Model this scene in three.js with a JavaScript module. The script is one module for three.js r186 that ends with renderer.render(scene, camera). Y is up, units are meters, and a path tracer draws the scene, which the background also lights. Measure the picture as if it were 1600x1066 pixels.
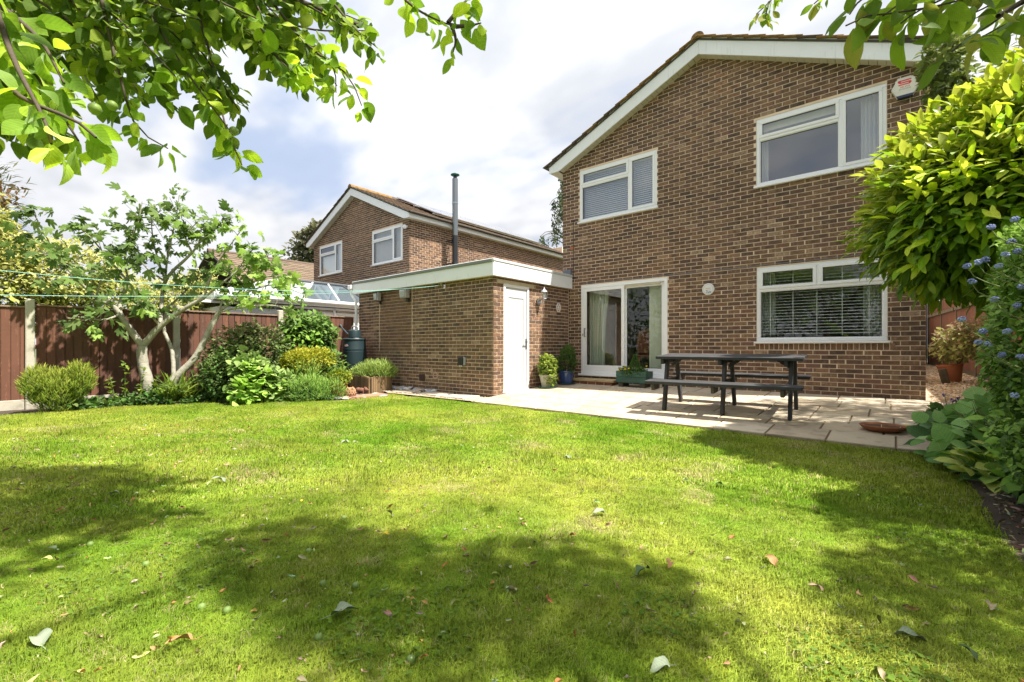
import * as THREE from 'three';
import { ImprovedNoise } from 'three/addons/math/ImprovedNoise.js';
import { mergeGeometries } from 'three/addons/utils/BufferGeometryUtils.js';

// ------------------------------------------------------------------ camera, sky, sun, exposure
const scene = new THREE.Scene();
const W = 1600, H = 1066, FOC = 711;
const camera = new THREE.PerspectiveCamera(2 * Math.atan(H / 2 / FOC) * 180 / Math.PI, W / H, 0.05, 900);
const EYE = new THREE.Vector3(0, 1.05, 9.15), FWD = new THREE.Vector3(-0.6455, 0, -0.7638).normalize(), RGT = new THREE.Vector3(0.7638, 0, -0.6455).normalize();
camera.position.copy(EYE); camera.lookAt(EYE.clone().add(FWD));
camera.setViewOffset(W, H, 0, -9, W, H);
camera.updateProjectionMatrix(); camera.updateMatrixWorld();
const renderer = new THREE.WebGLRenderer({ antialias: true });
renderer.setSize(W, H);
renderer.toneMapping = THREE.LinearToneMapping;
renderer.toneMappingExposure = 3.2;
renderer.shadowMap.enabled = true;

const SUN = new THREE.Vector3(0.483, 0.866, -0.129).normalize();
const sun = new THREE.DirectionalLight(new THREE.Color(1, 0.95, 0.86), 3.6);
sun.name = 'sun'; sun.position.copy(SUN).multiplyScalar(40).add(new THREE.Vector3(-4, 0, 5)); sun.target.position.set(-4, 0, 5);
sun.castShadow = true; sun.shadow.radius = 2.2; sun.shadow.mapSize.set(4096, 4096);
Object.assign(sun.shadow.camera, { left: -16, right: 16, top: 16, bottom: -16, near: 1, far: 90 });
scene.add(sun, sun.target);

const perlin = new ImprovedNoise();
function fbm(x, y, z, o = 5) { let s = 0, a = 0.5, f = 1; for (let i = 0; i < o; i++) { s += a * perlin.noise(x * f + i * 7.3, y * f - i * 3.1, z * f + i * 1.7); a *= 0.5; f *= 2.03; } return s; }
const sm = THREE.MathUtils.smoothstep, lerp = THREE.MathUtils.lerp, clamp = THREE.MathUtils.clamp;
{ // a bright, broken summer overcast: white cloud with thin blue-grey gaps
  const w = 1536, h = 768, d = new Float32Array(w * h * 4);
  for (let j = 0; j < h; j++) {
    const el = ((j + 0.5) / h - 0.5) * Math.PI, y = Math.sin(el), c = Math.cos(el);
    for (let i = 0; i < w; i++) {
      const az = ((i + 0.5) / w - 0.5) * 2 * Math.PI, x = Math.cos(az) * c, z = Math.sin(az) * c, o = (j * w + i) * 4;
      const k = 1 / (Math.max(y, 0) + 0.16), px = x * k, pz = z * k;
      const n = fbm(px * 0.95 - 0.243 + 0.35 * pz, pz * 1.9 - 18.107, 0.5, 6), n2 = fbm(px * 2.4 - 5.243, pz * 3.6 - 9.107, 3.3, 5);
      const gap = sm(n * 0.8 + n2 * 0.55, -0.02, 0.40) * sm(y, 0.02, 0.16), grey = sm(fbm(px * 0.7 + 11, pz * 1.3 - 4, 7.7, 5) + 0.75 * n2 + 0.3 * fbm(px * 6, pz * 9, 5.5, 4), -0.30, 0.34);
      const hz = 1 - sm(y, 0, 0.35);
      const hi = 0.545 + 0.05 * Math.max(y, 0) + 0.42 * Math.max(y, 0) ** 2, cloud = [lerp(0.55, 0.39, grey) * hi, lerp(0.555, 0.405, grey) * hi, lerp(0.575, 0.435, grey) * hi];
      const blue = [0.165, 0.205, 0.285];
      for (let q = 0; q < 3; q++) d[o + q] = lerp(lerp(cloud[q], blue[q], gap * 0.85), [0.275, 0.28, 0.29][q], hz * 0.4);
      d[o + 3] = 1;
    }
  }
  const t = new THREE.DataTexture(d, w, h, THREE.RGBAFormat, THREE.FloatType);
  t.mapping = THREE.EquirectangularReflectionMapping; t.magFilter = t.minFilter = THREE.LinearFilter; t.wrapS = THREE.RepeatWrapping; t.needsUpdate = true; t.name = 'sky';
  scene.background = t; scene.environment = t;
}

// ------------------------------------------------------------------ helpers
function rngOf(seed) { let a = seed >>> 0; return () => { a = (a + 0x6d2b79f5) | 0; let t = Math.imul(a ^ (a >>> 15), 1 | a); t = (t + Math.imul(t ^ (t >>> 7), 61 | t)) ^ t; return ((t ^ (t >>> 14)) >>> 0) / 4294967296; }; }
const V = (x, y, z) => new THREE.Vector3(x, y, z), UP = V(0, 1, 0);
const at = (px, py, s) => EYE.clone().addScaledVector(FWD, s).addScaledVector(RGT, s * (px - 800) / FOC).addScaledVector(UP, s * (542 - py) / FOC);   // a spot on the photograph at a real distance
function seen(p, m = 40) { const q = p.clone().sub(EYE), s = q.dot(FWD); if (s < 0.2) return false; const x = 800 + FOC * q.dot(RGT) / s, y = 542 - FOC * q.y / s; return x > -m && x < W + m && y > -m && y < H + m; }
const used = {};
function numbered(n) { if (!(n in used)) { used[n] = 0; return n; } used[n]++; return n + '_' + String(used[n]).padStart(3, '0'); }
function tag(o, label, category, group) { o.userData.label = label; o.userData.category = category; if (group) o.userData.group = group; return o; }
function thing(name, label, category, pos = [0, 0, 0], turn = 0, group) {
  const g = new THREE.Group(); g.name = numbered(name); g.position.set(...pos); g.rotation.y = turn; scene.add(g); return tag(g, label, category, group);
}
function mesh(name, geo, mat, parent, pos, rot) {
  const m = new THREE.Mesh(Array.isArray(geo) ? merge(geo) : geo, mat); m.name = parent ? name : numbered(name);
  m.castShadow = m.receiveShadow = true; if (pos) m.position.set(...pos); if (rot) m.rotation.set(...rot); (parent || scene).add(m); return m;
}
function structure(name, geo, mat) { const m = mesh(name, geo, mat); m.userData.kind = 'structure'; return m; }
function instanced(name, geo, mat, mats, cols, parent, kind = 'stuff') {
  const m = new THREE.InstancedMesh(geo, mat, mats.length); m.name = parent ? name : numbered(name); m.castShadow = m.receiveShadow = true; m.userData.kind = kind;
  const c = new THREE.Color();
  for (let i = 0; i < mats.length; i++) { m.setMatrixAt(i, mats[i]); if (cols) { c.setRGB(...cols[i]); m.setColorAt(i, c); } }
  (parent || scene).add(m); return m;
}
function plain(g) { const n = g.index ? g.toNonIndexed() : g; for (const k of Object.keys(n.attributes)) if (!['position', 'normal', 'uv', 'color'].includes(k)) n.deleteAttribute(k); if (!n.attributes.normal) n.computeVertexNormals(); if (!n.attributes.uv) n.setAttribute('uv', new THREE.BufferAttribute(new Float32Array(n.attributes.position.count * 2), 2)); return n; }
function merge(list) { return mergeGeometries(list.map(plain)); }
function put(g, x = 0, y = 0, z = 0, rx = 0, ry = 0, rz = 0) { return g.applyMatrix4(new THREE.Matrix4().compose(V(x, y, z), new THREE.Quaternion().setFromEuler(new THREE.Euler(rx, ry, rz)), V(1, 1, 1))); }
// a box with chamfered edges, uv in metres, the grain (u) along its longest side
function box(w, h, d, x = 0, y = 0, z = 0, c = 0.004, uo = 0) {
  c = Math.min(c, w * 0.3, h * 0.3, d * 0.3);
  const p = [], nn = [], uv = [], X = w / 2, Y = h / 2, Z = d / 2, long = w >= h && w >= d ? 0 : h >= d ? 1 : 2;
  const tri = (a, b, e) => {
    const n = new THREE.Vector3().subVectors(b, a).cross(new THREE.Vector3().subVectors(e, a)).normalize(), mid = V(0, 0, 0).add(a).add(b).add(e);
    if (n.dot(mid) < 0) { n.negate(); [b, e] = [e, b]; }
    const ax = Math.abs(n.x) > 0.6 ? 0 : Math.abs(n.y) > 0.6 ? 1 : 2, oth = [0, 1, 2].filter((k) => k !== ax), u = oth.includes(long) ? long : oth[0], v = oth.find((k) => k !== u);
    for (const q of [a, b, e]) { p.push(q.x + x, q.y + y, q.z + z); nn.push(n.x, n.y, n.z); const k = [q.x, q.y, q.z]; uv.push(k[u] + uo * 1.37, k[v] + uo); }
  };
  const quad = (a, b, e, f) => { tri(a, b, e); tri(a, e, f); };
  const K = (sx, sy, sz, ax) => V(sx * (ax === 0 ? X : X - c), sy * (ax === 1 ? Y : Y - c), sz * (ax === 2 ? Z : Z - c));
  for (const s of [-1, 1]) {
    quad(K(s, -1, -1, 0), K(s, 1, -1, 0), K(s, 1, 1, 0), K(s, -1, 1, 0));
    quad(K(-1, s, -1, 1), K(1, s, -1, 1), K(1, s, 1, 1), K(-1, s, 1, 1));
    quad(K(-1, -1, s, 2), K(1, -1, s, 2), K(1, 1, s, 2), K(-1, 1, s, 2));
    for (const q of [-1, 1]) {
      quad(K(s, q, -1, 0), K(s, q, 1, 0), K(s, q, 1, 1), K(s, q, -1, 1));
      quad(K(s, -1, q, 0), K(s, 1, q, 0), K(s, 1, q, 2), K(s, -1, q, 2));
      quad(K(-1, s, q, 1), K(1, s, q, 1), K(1, s, q, 2), K(-1, s, q, 2));
      for (const r of [-1, 1]) tri(K(s, q, r, 0), K(s, q, r, 1), K(s, q, r, 2));
    }
  }
  const g = new THREE.BufferGeometry();
  g.setAttribute('position', new THREE.Float32BufferAttribute(p, 3)); g.setAttribute('normal', new THREE.Float32BufferAttribute(nn, 3)); g.setAttribute('uv', new THREE.Float32BufferAttribute(uv, 2));
  return g;
}
// a tapered, bending limb through points
function limb(pts, r0, r1, seg = 10, rad = 7, wob = 0, seed = 1) {
  const cv = new THREE.CatmullRomCurve3(pts.map((p) => (p.isVector3 ? p : V(...p)))), fr = cv.computeFrenetFrames(seg, false), p = [], n = [], uv = [], ix = [], L = cv.getLength();
  for (let i = 0; i <= seg; i++) {
    const c = cv.getPointAt(i / seg), r = lerp(r0, r1, i / seg);
    for (let j = 0; j <= rad; j++) {
      const a = j / rad * Math.PI * 2, k = r * (1 + wob * perlin.noise(i * 0.7 + seed, Math.cos(a) * 1.5, Math.sin(a) * 1.5 + seed));
      const dir = fr.normals[i].clone().multiplyScalar(Math.cos(a)).addScaledVector(fr.binormals[i], Math.sin(a));
      p.push(c.x + dir.x * k, c.y + dir.y * k, c.z + dir.z * k); n.push(dir.x, dir.y, dir.z); uv.push(j / rad * r0 * 6.28, i / seg * L);
    }
  }
  for (let i = 0; i < seg; i++) for (let j = 0; j < rad; j++) { const a = i * (rad + 1) + j, b = a + rad + 1; ix.push(a, a + 1, b, b, a + 1, b + 1); }
  const g = new THREE.BufferGeometry();
  g.setAttribute('position', new THREE.Float32BufferAttribute(p, 3)); g.setAttribute('normal', new THREE.Float32BufferAttribute(n, 3)); g.setAttribute('uv', new THREE.Float32BufferAttribute(uv, 2)); g.setIndex(ix);
  return g;
}
const lathe = (pts, seg = 28) => new THREE.LatheGeometry(pts.map((q) => new THREE.Vector2(q[0], q[1])), seg);
function prism(poly, depth, bevel = 0.003) { const s = new THREE.Shape(poly.map((q) => new THREE.Vector2(q[0], q[1]))); return new THREE.ExtrudeGeometry(s, { depth, bevelEnabled: bevel > 0, bevelSize: bevel, bevelThickness: bevel, bevelOffset: -bevel, bevelSegments: 1 }); }

// ------------------------------------------------------------------ textures
function hash(ix, iy, s) { let h = Math.imul(ix, 374761393) ^ Math.imul(iy, 668265263) ^ Math.imul(s, 974634777); h = Math.imul(h ^ (h >>> 13), 1274126177); return ((h ^ (h >>> 16)) >>> 0) / 4294967296; }
function vn(x, y, per, s) { // tiling value noise
  const ix = Math.floor(x), iy = Math.floor(y), fx = x - ix, fy = y - iy, u = fx * fx * (3 - 2 * fx), v = fy * fy * (3 - 2 * fy), w = (q) => ((q % per) + per) % per;
  return lerp(lerp(hash(w(ix), w(iy), s), hash(w(ix + 1), w(iy), s), u), lerp(hash(w(ix), w(iy + 1), s), hash(w(ix + 1), w(iy + 1), s), u), v);
}
const tn = (u, v, f, s, o = 4) => { let t = 0, a = 0.5, k = 0; for (let i = 0; i < o; i++) { t += a * vn(u * f, v * f, f, s + i); k += a; a *= 0.5; f *= 2; } return t / k; };
function tex(n, fn, srgb = false, rep) {
  const d = new Uint8Array(n * n * 4);
  for (let j = 0; j < n; j++) for (let i = 0; i < n; i++) { const c = fn(i / n, j / n), o = (j * n + i) * 4; for (let k = 0; k < 3; k++) d[o + k] = clamp(Math.round(255 * (c.length ? c[k] : c)), 0, 255); d[o + 3] = 255; }
  const t = new THREE.DataTexture(d, n, n); t.wrapS = t.wrapT = THREE.RepeatWrapping; t.magFilter = t.minFilter = THREE.LinearFilter; if (srgb) t.colorSpace = THREE.SRGBColorSpace; if (rep) t.repeat.set(...rep); t.needsUpdate = true; return t;
}
const T = {};
T.grain = tex(512, (u, v) => { const g = tn(u, v, 4, 3), k = vn(u * 3 + g * 0.6, v * 64, 192, 11), w = sm(tn(u, v, 7, 15, 4), 0.5, 0.75); return 0.42 + 0.42 * (0.6 * k + 0.4 * tn(u, v, 16, 5)) + 0.22 * w; });
T.grain.repeat.set(1, 1);   // along u
T.rough = tex(256, (u, v) => 0.7 + 0.3 * tn(u, v, 8, 21, 5));
T.fine = tex(256, (u, v) => tn(u, v, 32, 31, 4));
T.brick = tex(512, (u, v) => { // drag-faced brick: dark streaks and sandy blotches
  const b = tn(u, v, 9, 41, 5), st = vn(u * 120, v * 18, 120, 47), l = sm(tn(u, v, 14, 53, 4), 0.60, 0.76), dk = sm(tn(u, v, 11, 59, 4), 0.52, 0.68), k = (0.74 + 0.42 * b) * (0.84 + 0.26 * st) * (1 - 0.30 * dk);
  return [k * (1 + 0.55 * l) * 0.72, k * (1 + 0.62 * l) * 0.72, k * (1 + 0.68 * l) * 0.72]; });
T.stone = tex(512, (u, v) => { const b = tn(u, v, 6, 61, 5), f = tn(u, v, 64, 67, 2), d = sm(tn(u, v, 9, 69, 4), 0.52, 0.72), k = 0.70 + 0.24 * b + 0.08 * f - 0.16 * d; return [k, k * (1 - 0.02 * d), k * (1 - 0.06 * d)]; });
T.soil = tex(256, (u, v) => { const b = tn(u, v, 16, 71, 4); return [0.5 + 0.5 * b, 0.45 + 0.5 * b, 0.4 + 0.5 * b]; });
T.bark = tex(256, (u, v) => { const a = tn(u, v, 8, 81, 4), r = vn(u * 4 + a, v * 40 + a * 3, 40, 83); return 0.58 + 0.42 * (0.6 * a + 0.4 * r); });
T.bark.repeat.set(3, 4);
T.drip = tex(512, (u, v) => { // weathered red-brown stain: pale runs down the board (v is along it)
  const a = tn(u, v, 6, 91, 4), run = sm(vn(u * 96, v * 4 + a * 2, 96, 93), 0.66, 0.92) * sm(vn(u * 60, v * 50, 60, 95), 0.3, 0.7), k = 0.74 + 0.36 * a; return [k * (0.78 + 0.7 * run), k * (0.76 + 0.95 * run), k * (0.75 + 1.0 * run)]; });
T.grime = tex(256, (u, v) => { const a = tn(u, v, 5, 111, 4), s = sm(vn(u * 64, v * 4 + a * 2, 64, 113), 0.55, 0.95) * sm(tn(u, v, 6, 117, 3), 0.4, 0.7), k = 1 - 0.05 * a - 0.13 * s; return [k, k, k * (1 - 0.03 * s)]; });
function leafTex(veins, pale) {
  return tex(256, (u, v) => { const x = Math.abs(u - 0.5) * 2, mid = Math.exp(-((x / 0.045) ** 2)), ph = ((v - x * 0.42) * veins) % 1, p = ph < 0 ? ph + 1 : ph, side = Math.exp(-(((p - 0.5) / 0.13) ** 2)) * sm(x, 0.02, 0.12) * 0.55;
    const k = 0.74 + 0.16 * tn(u, v, 8, 101) - 0.06 * Math.sin(p * 6.28), l = Math.max(mid, side) * pale; return [k + l * 0.42, k + l * 0.3, k + l * 0.35]; });
}
T.leaf = leafTex(7, 0.6); T.leafFine = leafTex(12, 0.4);

const C = (r, g, b) => new THREE.Color().setRGB(r, g, b);
const mat = (r, g, b, rough = 0.8, o = {}) => new THREE.MeshStandardMaterial({ color: C(r, g, b), roughness: rough, ...o });
const phys = (r, g, b, rough = 0.8, o = {}) => new THREE.MeshPhysicalMaterial({ color: C(r, g, b), roughness: rough, ...o });
const M = {
  mortar: mat(0.84, 0.66, 0.49, 0.95, { map: T.rough, bumpMap: T.fine, bumpScale: 0.002 }),
  white: phys(0.80, 0.80, 0.80, 0.35, { clearcoat: 0.2 }), whiteMatt: mat(0.82, 0.83, 0.84, 0.5, { map: T.grime }),
  soffit: mat(0.55, 0.50, 0.40, 0.7), seal: mat(0.09, 0.09, 0.09, 0.8), dark: mat(0.02, 0.02, 0.022, 0.5),
  glass: phys(0.93, 0.96, 0.95, 0.0, { transmission: 1, thickness: 0, ior: 2.333 }), glassLow: phys(0.93, 0.96, 0.95, 0.0, { transmission: 1, thickness: 0, ior: 1.75 }),
  plaster: mat(0.26, 0.22, 0.17, 0.95), skyTintCeiling: mat(0.58, 0.65, 0.78, 0.95), skyTintWall: mat(0.34, 0.43, 0.60, 0.95), carpet: mat(0.2, 0.16, 0.12, 1),  // ceiling and upstairs wall tinted blue to stand in for sky reflections in glass
  slat: mat(0.74, 0.74, 0.72, 0.5), curtain: phys(0.55, 0.60, 0.48, 0.95, { transmission: 0.25, thickness: 0, side: THREE.DoubleSide }), net: phys(0.7, 0.72, 0.72, 1, { transmission: 0.4, thickness: 0, side: THREE.DoubleSide }),
  chrome: mat(0.6, 0.6, 0.62, 0.25, { metalness: 1 }), steel: mat(0.35, 0.37, 0.38, 0.3, { metalness: 0.9 }), lead: mat(0.16, 0.17, 0.19, 0.6),
  tile: mat(0.17, 0.12, 0.085, 0.95, { map: T.brick, bumpMap: T.fine, bumpScale: 0.004 }), lichen: mat(0.36, 0.21, 0.07, 0.95, { map: T.brick }), slate: mat(0.06, 0.065, 0.075, 0.6, { map: T.rough }),
  felt: mat(0.2, 0.21, 0.2, 0.9), roofUnder: mat(0.08, 0.07, 0.06, 1), panel: phys(0.012, 0.016, 0.03, 0.15, { clearcoat: 1 }), alu: mat(0.6, 0.6, 0.61, 0.35, { metalness: 0.9 }),
  cream: mat(0.58, 0.50, 0.36, 0.9, { map: T.rough }), concrete: mat(0.50, 0.46, 0.37, 0.95, { map: T.stone, bumpMap: T.fine, bumpScale: 0.002 }),
  soil: mat(0.07, 0.052, 0.038, 1, { map: T.soil }), bark: mat(0.42, 0.39, 0.31, 0.9, { map: T.bark, bumpMap: T.bark, bumpScale: 0.014 }), barkDark: mat(0.10, 0.075, 0.05, 0.95, { map: T.bark, bumpMap: T.bark, bumpScale: 0.006 }), stem: mat(0.14, 0.17, 0.06, 0.9),
  terracotta: mat(0.36, 0.13, 0.06, 0.85, { map: T.rough }), blackWood: mat(0.062, 0.060, 0.062, 0.8, { map: T.grain, bumpMap: T.grain, bumpScale: 0.006 }), wornWood: mat(0.10, 0.085, 0.06, 0.85, { map: T.grain, bumpMap: T.grain, bumpScale: 0.003 }),
};

// ------------------------------------------------------------------ bricks
const BRICK = [[0.255, 0.146, 0.084], [0.215, 0.125, 0.076], [0.285, 0.163, 0.092], [0.185, 0.110, 0.071], [0.235, 0.136, 0.08], [0.32, 0.192, 0.112], [0.26, 0.138, 0.078], [0.155, 0.093, 0.063], [0.42, 0.28, 0.18], [0.24, 0.130, 0.088], [0.27, 0.175, 0.105], [0.215, 0.14, 0.088]];
const brickMats = BRICK.map((c) => mat(...c, 0.92, { map: T.brick, bumpMap: T.brick, bumpScale: 0.004 }));
const brickAll = mat(1, 1, 1, 0.92, { map: T.brick, bumpMap: T.brick, bumpScale: 0.004, vertexColors: true });
function brickGeo(w, h, uo, vo, dep = 0.016, x = 0, y = 0, col) { // face at z = 0, chamfered
  const c = 0.004, p = [], n = [], uv = [], cl = [];
  const q = (a, b, d, e, nx, ny, nz) => { for (const k of [a, b, d, a, d, e]) { p.push(k[0] + x, k[1] + y, k[2]); n.push(nx, ny, nz); uv.push((k[0] + uo) * 2.2, (k[1] + vo) * 2.2); if (col) cl.push(...col); } };
  const X = w / 2, Y = h / 2, x1 = X - c, y1 = Y - c, s = 0.7071;
  q([-x1, -y1, 0], [x1, -y1, 0], [x1, y1, 0], [-x1, y1, 0], 0, 0, 1);
  q([-X, -Y, -c], [X, -Y, -c], [x1, -y1, 0], [-x1, -y1, 0], 0, -s, s); q([-x1, y1, 0], [x1, y1, 0], [X, Y, -c], [-X, Y, -c], 0, s, s);
  q([-X, -Y, -c], [-x1, -y1, 0], [-x1, y1, 0], [-X, Y, -c], -s, 0, s); q([x1, -y1, 0], [X, -Y, -c], [X, Y, -c], [x1, y1, 0], s, 0, s);
  q([-X, -Y, -dep], [X, -Y, -dep], [X, -Y, -c], [-X, -Y, -c], 0, -1, 0); q([-X, Y, -c], [X, Y, -c], [X, Y, -dep], [-X, Y, -dep], 0, 1, 0);
  q([-X, -Y, -dep], [-X, -Y, -c], [-X, Y, -c], [-X, Y, -dep], -1, 0, 0); q([X, -Y, -c], [X, -Y, -dep], [X, Y, -dep], [X, Y, -c], 1, 0, 0);
  const g = new THREE.BufferGeometry(); g.setAttribute('position', new THREE.Float32BufferAttribute(p, 3)); g.setAttribute('normal', new THREE.Float32BufferAttribute(n, 3)); g.setAttribute('uv', new THREE.Float32BufferAttribute(uv, 2)); if (col) g.setAttribute('color', new THREE.Float32BufferAttribute(cl, 3));
  return g;
}
// lays stretcher bond over u0..u1, v0..v1 round the holes; top(u) is the wall's upper edge; extra = special bricks [u, v, w, h]
function layBricks(u0, u1, v0, v1, holes, rnd, { top = () => 1e9, patches = [], extra = [], phase = 0 } = {}) {
  const out = [...extra.map((e) => ({ u: e[0], v: e[1], w: e[2], h: e[3], k: e[4] }))], P = 0.225, R = 0.075;
  for (let r = 0; v0 + r * R < v1 - 0.03; r++) {
    const vb = v0 + r * R, vt = Math.min(vb + 0.065, v1), vm = (vb + vt) / 2;
    for (let u = u0 - P + ((r + phase) % 2 ? P / 2 : 0); u < u1; u += P) {
      let segs = [[Math.max(u, u0), Math.min(u + 0.215, u1)]];
      for (const [a, b, c, d] of [...holes, ...patches.map((q) => q.rect)]) if (vt > c + 0.012 && vb < d - 0.012) segs = segs.flatMap(([p, q]) => (q <= a || p >= b ? [[p, q]] : [[p, Math.min(q, a - 0.002)], [Math.max(p, b + 0.002), q]])).filter(([p, q]) => q - p > 0.03);
      for (const [p, q] of segs) if (q - p > 0.03 && vm < top((p + q) / 2)) out.push({ u: (p + q) / 2, v: vm + (rnd() - 0.5) * 0.003, w: q - p - rnd() * 0.004, h: vt - vb - rnd() * 0.003 });
    }
  }
  for (const { rect: [a, b, c, d], k } of patches) for (let r = 0; c + r * R < d - 0.03; r++) for (let u = a - 0.2 + (r % 2 ? 0.1 : 0) + rnd() * 0.05; u < b; ) {
    const w = rnd() < 0.4 ? 0.1025 : 0.21, p = Math.max(a + 0.005, u), q = Math.min(b - 0.005, u + w); if (q - p > 0.03) out.push({ u: (p + q) / 2, v: c + r * R + 0.0325, w: q - p, h: 0.067, k }); u += w + 0.006;
  }
  return out;
}
function buildBricks(list, wall, rnd, nOwn, prefer) {
  wall.updateWorldMatrix(true, false);
  for (const b of list) { const p = V(b.u, b.v, 0).applyMatrix4(wall.matrixWorld); b.d = p.distanceTo(EYE) + (prefer && !prefer(p) ? 100 : 0) + (seen(p, 0) ? 0 : 100); if (b.k === undefined && b.v < 0.62 + 0.4 * perlin.noise(b.u * 0.8, 3, 1) && rnd() < 0.26) b.k = rnd() < 0.6 ? 10 : 11; b.f = 1 + 0.34 * perlin.noise(b.u * 0.55 + 9, b.v * 0.75, 4.4) + 0.16 * perlin.noise(b.u * 2.1, b.v * 0.5, 8.8); b.k ??= (() => { const r = rnd(); return r < 0.05 ? 8 : r < 0.13 ? 5 : [0, 1, 2, 3, 4, 6, 7, 9][Math.floor(rnd() * 8)]; })(); }
  list.sort((a, b) => a.d - b.d);
  const geos = [], shared = {};
  list.forEach((b, i) => {
    if (i < nOwn) {
      const key = [Math.round(b.w * 40), Math.round(b.h * 60), i % 5].join(), g = (shared[key] ??= brickGeo(b.w, b.h, rnd(), rnd())), m = mesh('brick', g, brickMats[b.k], wall, [b.u, b.v, (rnd() - 0.5) * 0.002]);
      m.rotation.z = (rnd() - 0.5) * 0.008;
    } else { const f = (0.82 + rnd() * 0.34) * b.f; geos.push(brickGeo(b.w, b.h, rnd() * 3, rnd() * 3, 0.016, b.u, b.v, BRICK[b.k].map((c) => c * f))); }
  });
  if (geos.length) { const m = mesh('bricks', merge(geos), brickAll, wall); m.userData.kind = 'stuff'; }
}
function wallShell(poly, holes, depth) { // the mortar body of a wall: front at z = -0.007, holes cut through
  const s = new THREE.Shape(poly.map((q) => new THREE.Vector2(...q)));
  for (const [a, b, c, d] of holes) s.holes.push(new THREE.Path([[a, c], [a, d], [b, d], [b, c]].map((q) => new THREE.Vector2(...q))));
  const g = new THREE.ExtrudeGeometry(s, { depth, bevelEnabled: false }); g.translate(0, 0, -depth - 0.007); return g;
}

// ------------------------------------------------------------------ windows
// lights: [x0, x1, y0, y1, sash?] as shares of the opening
function makeWindow(parent, x0, x1, y0, y1, lights, o = {}) {
  const w = x1 - x0, h = y1 - y0, F = 0.055, D = 0.065, z = -0.045, g = [];
  g.push(box(w, F, D, w / 2, h - F / 2, z, 0.006), box(w, F, D, w / 2, F / 2, z, 0.006), box(F, h - 2 * F, D, F / 2, h / 2, z, 0.006), box(F, h - 2 * F, D, w - F / 2, h / 2, z, 0.006));
  for (const b of o.bars || []) g.push(b[0] === 'v' ? box(0.06, b[3] - b[2], D - 0.006, b[1], (b[2] + b[3]) / 2, z, 0.006) : box(b[3] - b[2], 0.06, D - 0.006, (b[2] + b[3]) / 2, b[1], z, 0.006));
  const win = mesh('window', g, M.white, parent, [x0, y0, 0]);
  for (const [a, b, c, d, sash] of lights) {
    const S = sash ? 0.05 : 0.018, q = [], zz = z + (sash ? 0.018 : -0.004);
    for (const e of [box(b - a, S, 0.05, (a + b) / 2, d - S / 2, zz, 0.005), box(b - a, S, 0.05, (a + b) / 2, c + S / 2, zz, 0.005), box(S, d - c - 2 * S, 0.05, a + S / 2, (c + d) / 2, zz, 0.005), box(S, d - c - 2 * S, 0.05, b - S / 2, (c + d) / 2, zz, 0.005)]) q.push(e);
    mesh(sash ? 'sash' : 'bead', q, M.white, win);
    const e = S, sl = 0.006;
    mesh('seal', [box(b - a - 2 * e, sl, 0.02, (a + b) / 2, d - e - sl / 2, zz - 0.004, 0.001), box(b - a - 2 * e, sl, 0.02, (a + b) / 2, c + e + sl / 2, zz - 0.004, 0.001), box(sl, d - c - 2 * e - 2 * sl, 0.02, a + e + sl / 2, (c + d) / 2, zz - 0.004, 0.001), box(sl, d - c - 2 * e - 2 * sl, 0.02, b - e - sl / 2, (c + d) / 2, zz - 0.004, 0.001)], M.seal, win);
    mesh('pane', new THREE.PlaneGeometry(b - a - 2 * e - 0.002, d - c - 2 * e - 0.002), o.glass || M.glass, win, [(a + b) / 2, (c + d) / 2, zz - 0.006]);
  }
  if (o.sill !== false) mesh('sill', box(w + 0.07, 0.035, 0.13, w / 2, -0.019, -0.012, 0.008), M.white, win);
  return win;
}
function venetian(win, x0, x1, y0, y1, pitch, tilt, z, cords = []) {
  const s = box(x1 - x0, 0.0025, pitch * 1.08, 0, 0, 0, 0.001);
  for (let y = y1 - 0.04; y > y0; y -= pitch) mesh('slat', s, M.slat, win, [(x0 + x1) / 2, y, z], [tilt, 0, 0]);
  mesh('blind_rail', box(x1 - x0, 0.03, 0.03, (x0 + x1) / 2, y1 - 0.012, z, 0.004), M.slat, win);
  for (const c of cords) mesh('blind_cord', box(0.008, y1 - y0 - 0.03, 0.004, c, (y0 + y1) / 2 - 0.02, z + pitch * 0.56, 0.001), M.slat, win);
}
function drape(x0, x1, y0, y1, n, amp, gather = 0) { // pleated cloth, drawn in at the bottom by gather
  const g = new THREE.PlaneGeometry(1, 1, n * 8, 10), p = g.attributes.position;
  for (let i = 0; i < p.count; i++) { const u = p.getX(i) + 0.5, v = p.getY(i) + 0.5, k = 1 - gather * Math.sin(Math.min(1, (1 - v) * 1.3) * Math.PI * 0.5); p.setXYZ(i, x0 + (x1 - x0) * u * k, y0 + (y1 - y0) * v, amp * Math.sin(u * n * 6.28 + v * 0.6) + 0.3 * amp * Math.sin(u * n * 15)); }
  g.computeVertexNormals(); return g;
}

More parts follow.
